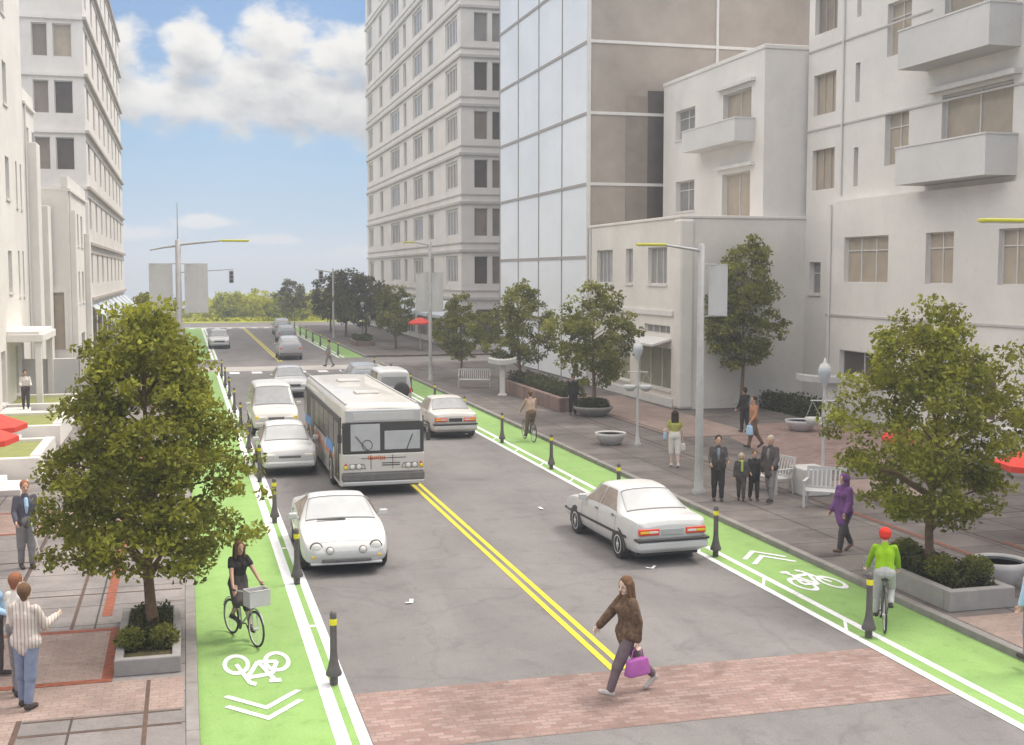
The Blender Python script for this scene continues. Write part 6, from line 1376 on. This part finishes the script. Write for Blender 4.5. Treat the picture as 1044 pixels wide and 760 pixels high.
def handbag(label, hand, w, h, d, m, rotz, drop=.17, name='handbag', cat='bag'):
    t = thing(name, label, cat, (hand.x, hand.y, hand.z - drop - h), rotz)
    b = MB(); bm = bmesh.new(); bmesh.ops.create_cube(bm, size=1); bmesh.ops.bevel(bm, geom=list(bm.edges), offset=.14, segments=3, affect='EDGES', profile=.5)
    for v in bm.verts: z = v.co.z + .5; v.co = Vector((v.co.x * w * (1 - .18 * z), v.co.y * d * (1 - .35 * z), z * h))
    b.bm(bm); b.build('bag', m, t)
    q = MB(); q.tube([(-w * .28, 0, h * .96), (-w * .2, 0, h + drop * .7), (0, 0, h + drop), (w * .2, 0, h + drop * .7), (w * .28, 0, h * .96)], .009, 8); q.build('handle', m, t); return t

def bicycle(label, loc, rotz, frame='white_metal', basket=False, s=1.0, name='bicycle'):
    t = thing(name, label, 'bicycle', loc, rotz, 'bicycles in the green lanes'); r = .335
    for x in (-.52, .55):
        w = MB(); w.tube([(x + (r - .02) * math.cos(a * math.pi / 16), 0, r + (r - .02) * math.sin(a * math.pi / 16)) for a in range(33)], .019, 8, cap=False); o = w.build('wheel', 'tyre', t)
        k = MB(); k.tube([(x + (r - .045) * math.cos(a * math.pi / 16), 0, r + (r - .045) * math.sin(a * math.pi / 16)) for a in range(33)], .011, 6, cap=False); k.build('rim', 'rim', o)
        k = MB()
        for i in range(16): a = i * math.pi / 8; k.tube([(x, .022 * (-1) ** i, r), (x + (r - .045) * math.cos(a), 0, r + (r - .045) * math.sin(a))], .0022, 4)
        k.tube([(x, -.05, r), (x, .05, r)], .022, 8); k.build('spokes', 'rim', o)
        k = MB(); k.tube([(x + (r + .03) * math.cos(R(a)), 0, r + (r + .03) * math.sin(R(a))) for a in range(10 if x < 0 else 25, 175, 15)], .012, 6); k.build('mudguard', frame, t)
    k = MB(); bb = (-.06, 0, .29); st = (-.2, 0, .82); hd0 = (.40, 0, .86); hd1 = (.43, 0, .70)
    k.tube([bb, st], .016, 8); k.tube([bb, hd1], .018, 8); k.tube([(-.17, 0, .68), hd0], .015, 8); k.tube([hd0, hd1], .021, 8)
    for y in (.045, -.045): k.tube([(-.52, y, r), (-.17, y * .3, .72)], .009, 6); k.tube([(-.52, y, r), (-.06, y * .6, .29)], .010, 6)
    k.build('frame', frame, t)
    k = MB()
    for y in (.05, -.05): k.tube([(.55, y, r), (.46, y, .66), (.43, y * .4, .70)], .012, 6)
    k.build('fork', frame, t)
    k = MB(); k.tube([(.40, 0, .86), (.385, 0, 1.0)], .013, 8); k.tube([(.22, .29, 1.03), (.33, .26, 1.04), (.385, .1, 1.0), (.385, -.1, 1.0), (.33, -.26, 1.04), (.22, -.29, 1.03)], .012, 8); k.build('handlebar', 'steel', t)
    k = MB()
    for s_ in (.28, -.28): k.tube([(.19, s_ * 1.04, 1.03), (.30, s_ * .96, 1.037)], .017, 8)
    k.build('grip', 'black_trim', t)
    k = MB(); k.tube([st, (-.215, 0, .90)], .013, 8); k.build('seat_post', 'steel', t)
    k = MB(); bm = bmesh.new(); bmesh.ops.create_uvsphere(bm, u_segments=14, v_segments=8, radius=1)
    for v in bm.verts: q = (v.co.x + 1) / 2; v.co = Vector((-.215 + v.co.x * .14, v.co.y * (.085 - .055 * q), .925 + v.co.z * .028))
    k.bm(bm); k.build('saddle', 'black_trim', t)
    k = MB().lathe([(.09, -.006), (.095, 0), (.09, .006), (.03, .006)], c=(-.06, -.045, .29), axis='y', n=20); k.tube([(-.06, -.075, .29), (-.06, .075, .29)], .014, 8); k.bar((-.06, .075, .29), (-.06 + .12, .085, .17), .018, .018); k.bar((-.06, -.075, .29), (-.06 - .12, -.085, .41), .018, .018); k.build('crank', 'dark_metal', t)
    for (x, y, z) in ((.06, .13, .17), (-.18, -.13, .41)): MB().bbox(x - .045, x + .045, y - .045, y + .045, z - .012, z + .012, .005).build('pedal', 'black_trim', t)
    if basket:
        k = MB(); x0, x1, z0, z1 = .46, .74, .80, 1.08
        for (xa, xb, ya, yb) in ((x0, x1, -.2, -.188), (x0, x1, .188, .2), (x0, x0 + .012, -.187, .187), (x1 - .012, x1, -.187, .187)): k.box(xa, xb, ya, yb, z0, z1)
        k.box(x0, x1, -.2, .2, z0 - .012, z0 - .001); k.tube([(x0, -.2, z1), (x1, -.2, z1), (x1, .2, z1), (x0, .2, z1), (x0, -.2, z1)], .012, 6); k.build('basket', 'bowl', t)
    return t
FEET = [(.045, .12, .235), (-.195, -.12, .475)]; HANDS = [(.215, .285, 1.045), (.215, -.285, 1.045)]; PELV = (-.205, 0, 1.06)
def rider(blabel, plabel, loc, rotz, frame, basket, **k):
    sc = k.pop('scale', 1.0); o = bicycle(blabel, loc, rotz, frame, basket); q = person(plabel, loc, rotz, pelvis=PELV, feet=FEET, hands=HANDS, group='cyclists in the green lanes', grip=1.5, **k); o.scale = q[0].scale = (sc,) * 3; return q
D = math.degrees
Z0 = .005
# crossing pedestrian, walking to the left
p, j = person('person crossing the brick crosswalk in a shaggy brown coat, carrying a purple handbag', (6.1, 16.2, .008), R(188), 1.74, lean=3, legs=((27, 8), (-24, 20)), arms=((-12, 10, 14), (30, 22, 12)), head=(14, 6), top=('fur_coat', 'brown_fur'), bottom=('trousers', 'plum_grey'), hem=.22, hair=('hair_brown', 'long'), shoes='shoe_pale', skin='skin_pale', vox=.0085, fem=True, bulk=.022, grip=.9)
handbag('purple handbag hanging from the hand of the crossing person', j['hand'][0], .42, .25, .15, 'c_magenta', R(20), .17)
# cyclists
rider('white bicycle with a pale front basket under the dark-dressed rider', 'person in a dark dress riding toward us in the left green lane', (.84, 20.35, .005), R(-68), 'white_metal', True, scale=.9, H=1.68, lean=8, fem=True, top=('dress', 'black'), bottom=('skirt', 'charcoal'), sleeve=.3, hair=('hair_brown', 'long'), skin='skin', vox=.009, shoes='shoe')
rider('dark bicycle under the red-helmeted rider', 'person in a lime green top and red helmet riding away in the right green lane', (11.62, 18.35, .005), R(62), 'dark_metal', False, scale=.92, H=1.74, lean=14, top=('jersey', 'lime'), bottom=('trousers', 'pale_grey'), hair=None, helmet='red', skin='skin_pale', vox=.009)
rider('far bicycle in the right green lane behind the third bollard', 'far cyclist in tan clothes on the right green lane, beyond the bollards', (12.1, 42.5, .005), R(92), 'dark_metal', False, H=1.7, lean=10, top=('shirt', 'tan'), bottom=('trousers', 'brown'), hair=('hair_brown', 'short'), vox=.012)
LG = 'people on the left pavement'; RG = 'people on the right pavement'
person('person in a dark suit jacket with a pale blue shirt, holding a white cane', (-3.2, 26.1, ZS), R(-70), 1.76, legs=((4, 3), (-3, 3)), arms=((14, 8, 70), (10, 10, 45)), top=('suit_jacket', 'navy'), bottom=('trousers', 'grey'), hem=.12, hair=('hair_red', 'short'), vox=.010, group=LG, bib='sky')
suit_cane = thing('walking_cane', 'white cane held in front by the dark-suited figure', 'cane', (-3.08, 25.75, ZS))
MB().tube([(.02, .03, 1.0), (.10, -.10, .72), (.30, -.30, .02)], [.016, .014, .011], 8).build('shaft', 'white_metal', suit_cane); MB().tube([(.005, .05, 1.05), (.02, .03, .98)], .02, 8).build('grip', 'black_trim', suit_cane)
person('person in a striped white shirt and blue jeans with arms raised, left foreground', (-2.2, 17.55, ZS), R(62), 1.70, legs=((3, 3), (-6, 4)), arms=((20, 14, 62), (26, 12, 78)), top=('shirt', 'striped'), bottom=('trousers', 'denim'), hem=.24, bulk=.008, hair=('hair_brown', 'short'), vox=.0085, group=LG, skin='skin_pale', head=(15, -8))
person('person with reddish hair close behind the one in striped white', (-2.38, 18.15, ZS), R(40), 1.72, legs=((3, 3), (-3, 3)), arms=((10, 8, 30), (12, 8, 40)), top=('shirt', 'white'), bottom=('trousers', 'grey'), hair=('hair_red', 'short'), vox=.010, group=LG, skin='skin_pale')
person('person in a light blue top and dark trousers, cut off by the left edge', (-2.82, 19.0, ZS), R(-15), 1.62, legs=((4, 4), (-8, 6)), arms=((8, 8, 20), (22, 10, 50)), top=('top', 'sky'), bottom=('trousers', 'charcoal'), hair=('hair_dark', 'long'), vox=.010, group=LG, fem=True)
person('person in a white top and dark trousers standing on the far white steps', (-6.1, 51.0, ZS + .64), R(-80), 1.5, arms=((15, 8, 60), (18, 8, 60)), top=('top', 'white'), bottom=('trousers', 'charcoal'), hair=('hair_dark', 'short'), vox=.013, group=LG)
person('person in a dark jacket and jeans, leftmost of the dark-dressed group near the benches', (13.48, 29.2, ZS), R(-108), 1.70, legs=((5, 4), (-4, 4)), arms=((10, 8, 70), (8, 8, 60)), top=('jacket', 'charcoal'), bottom=('trousers', 'black'), hem=.12, hair=('hair_dark', 'short'), vox=.011, group=RG, bib='denim')
person('child with pale hair and a green scarf in the dark-dressed group', (14.05, 29.0, ZS), R(-120), 1.24, arms=((8, 10, 18), (5, 10, 12)), top=('coat', 'charcoal'), bottom=('trousers', 'charcoal'), hem=.45, hair=('hair_grey', 'bob'), scarf='scarf_green', vox=.010, group=RG, bulk=.01)
person('child in a dark coat between the scarfed child and the tall adult', (14.4, 28.95, ZS), R(-100), 1.30, arms=((14, 8, 50), (14, 8, 50)), top=('coat', 'black'), bottom=('trousers', 'black'), hem=.4, hair=('hair_brown', 'short'), vox=.010, group=RG, bulk=.01)
person('tall adult with grey hair in a long dark coat, nearest the benches', (14.68, 28.6, ZS), R(-150), 1.72, legs=((8, 6), (-8, 10)), arms=((14, 14, 40), (-8, 16, 10)), top=('coat', 'charcoal'), bottom=('trousers', 'grey'), hem=.5, hair=('hair_grey', 'short'), vox=.011, group=RG, bulk=.015, bib='grey')
p, j = person('person in a yellow-green top and white shorts walking past the lamp post', (14.55, 34.7, ZS), R(75), 1.72, legs=((8, 10), (-6, 8)), arms=((10, 14, 70), (2, 14, 14)), top=('top', 'olive_yellow'), bottom=('shorts', 'white'), hair=('hair_dark', 'long'), sleeve=.4, shoes='shoe_pale', vox=.011, group=RG, fem=True, skin='skin_pale')
handbag('small white bag hanging from the hand of the yellow-topped walker', j['hand'][1], .24, .22, .1, 'c_white', R(30), .1)
handbag('small blue bag on the arm of the yellow-topped walker', j['hand'][0], .22, .2, .1, 'c_sky', R(60), .06)
person('person in dark clothes seen from behind, left of the rust-coloured walker by the far paving', (20.3, 41.7, ZS), R(100), 1.66, legs=((5, 5), (-5, 5)), arms=((8, 8, 30), (30, 12, 40)), top=('jacket', 'black'), bottom=('trousers', 'black'), hair=('hair_dark', 'short'), vox=.013, group=RG)
p, j = person('person in a rust-coloured top and brown trousers striding on the far brick paving', (18.75, 37.8, ZS), R(185), 1.76, legs=((20, 8), (-18, 18)), arms=((14, 8, 30), (-8, 8, 18)), top=('top', 'rust'), bottom=('trousers', 'brown'), hair=('hair_dark', 'short'), vox=.012, group=RG)
handbag('pale blue bag carried by the rust-coloured walker', j['hand'][0], .34, .32, .14, 'c_sky', R(90), .08)
person('person in a hooded purple coat and dark leggings walking left past the white bench', (13.55, 23.0, ZS), R(196), 1.68, legs=((16, 6), (-16, 16)), arms=((6, 9, 30), (4, 9, 34)), top=('coat', 'purple'), bottom=('trousers', 'charcoal'), hem=.62, hair=None, hood='purple', shoes='brown', vox=.010, group=RG, fem=True, bulk=.02)
person('person in a pale top and blue jeans stepping off the kerb at the right edge', (12.52, 15.6, .13), R(100), 1.72, legs=((5, 5), (-9, 8)), arms=((4, 8, 12), (2, 8, 12)), top=('top', 'sky'), bottom=('trousers', 'denim'), hem=.1, hair=('hair_dark', 'short'), vox=.010, group=RG)
person('person in dark clothes standing left of the round bowl tree', (15.75, 48.6, ZS), R(-100), 1.68, arms=((5, 6, 15), (5, 6, 15)), top=('jacket', 'black'), bottom=('trousers', 'black'), hair=('hair_dark', 'short'), vox=.014, group=RG)
person('grey-clad pedestrian crossing the far crosswalk beyond the bus', (9.05, 79.6, .005), R(170), 1.74, legs=((16, 6), (-14, 14)), arms=((-14, 8, 12), (18, 8, 20)), top=('coat', 'grey'), bottom=('trousers', 'grey'), hem=.3, hair=('hair_dark', 'short'), vox=.016)
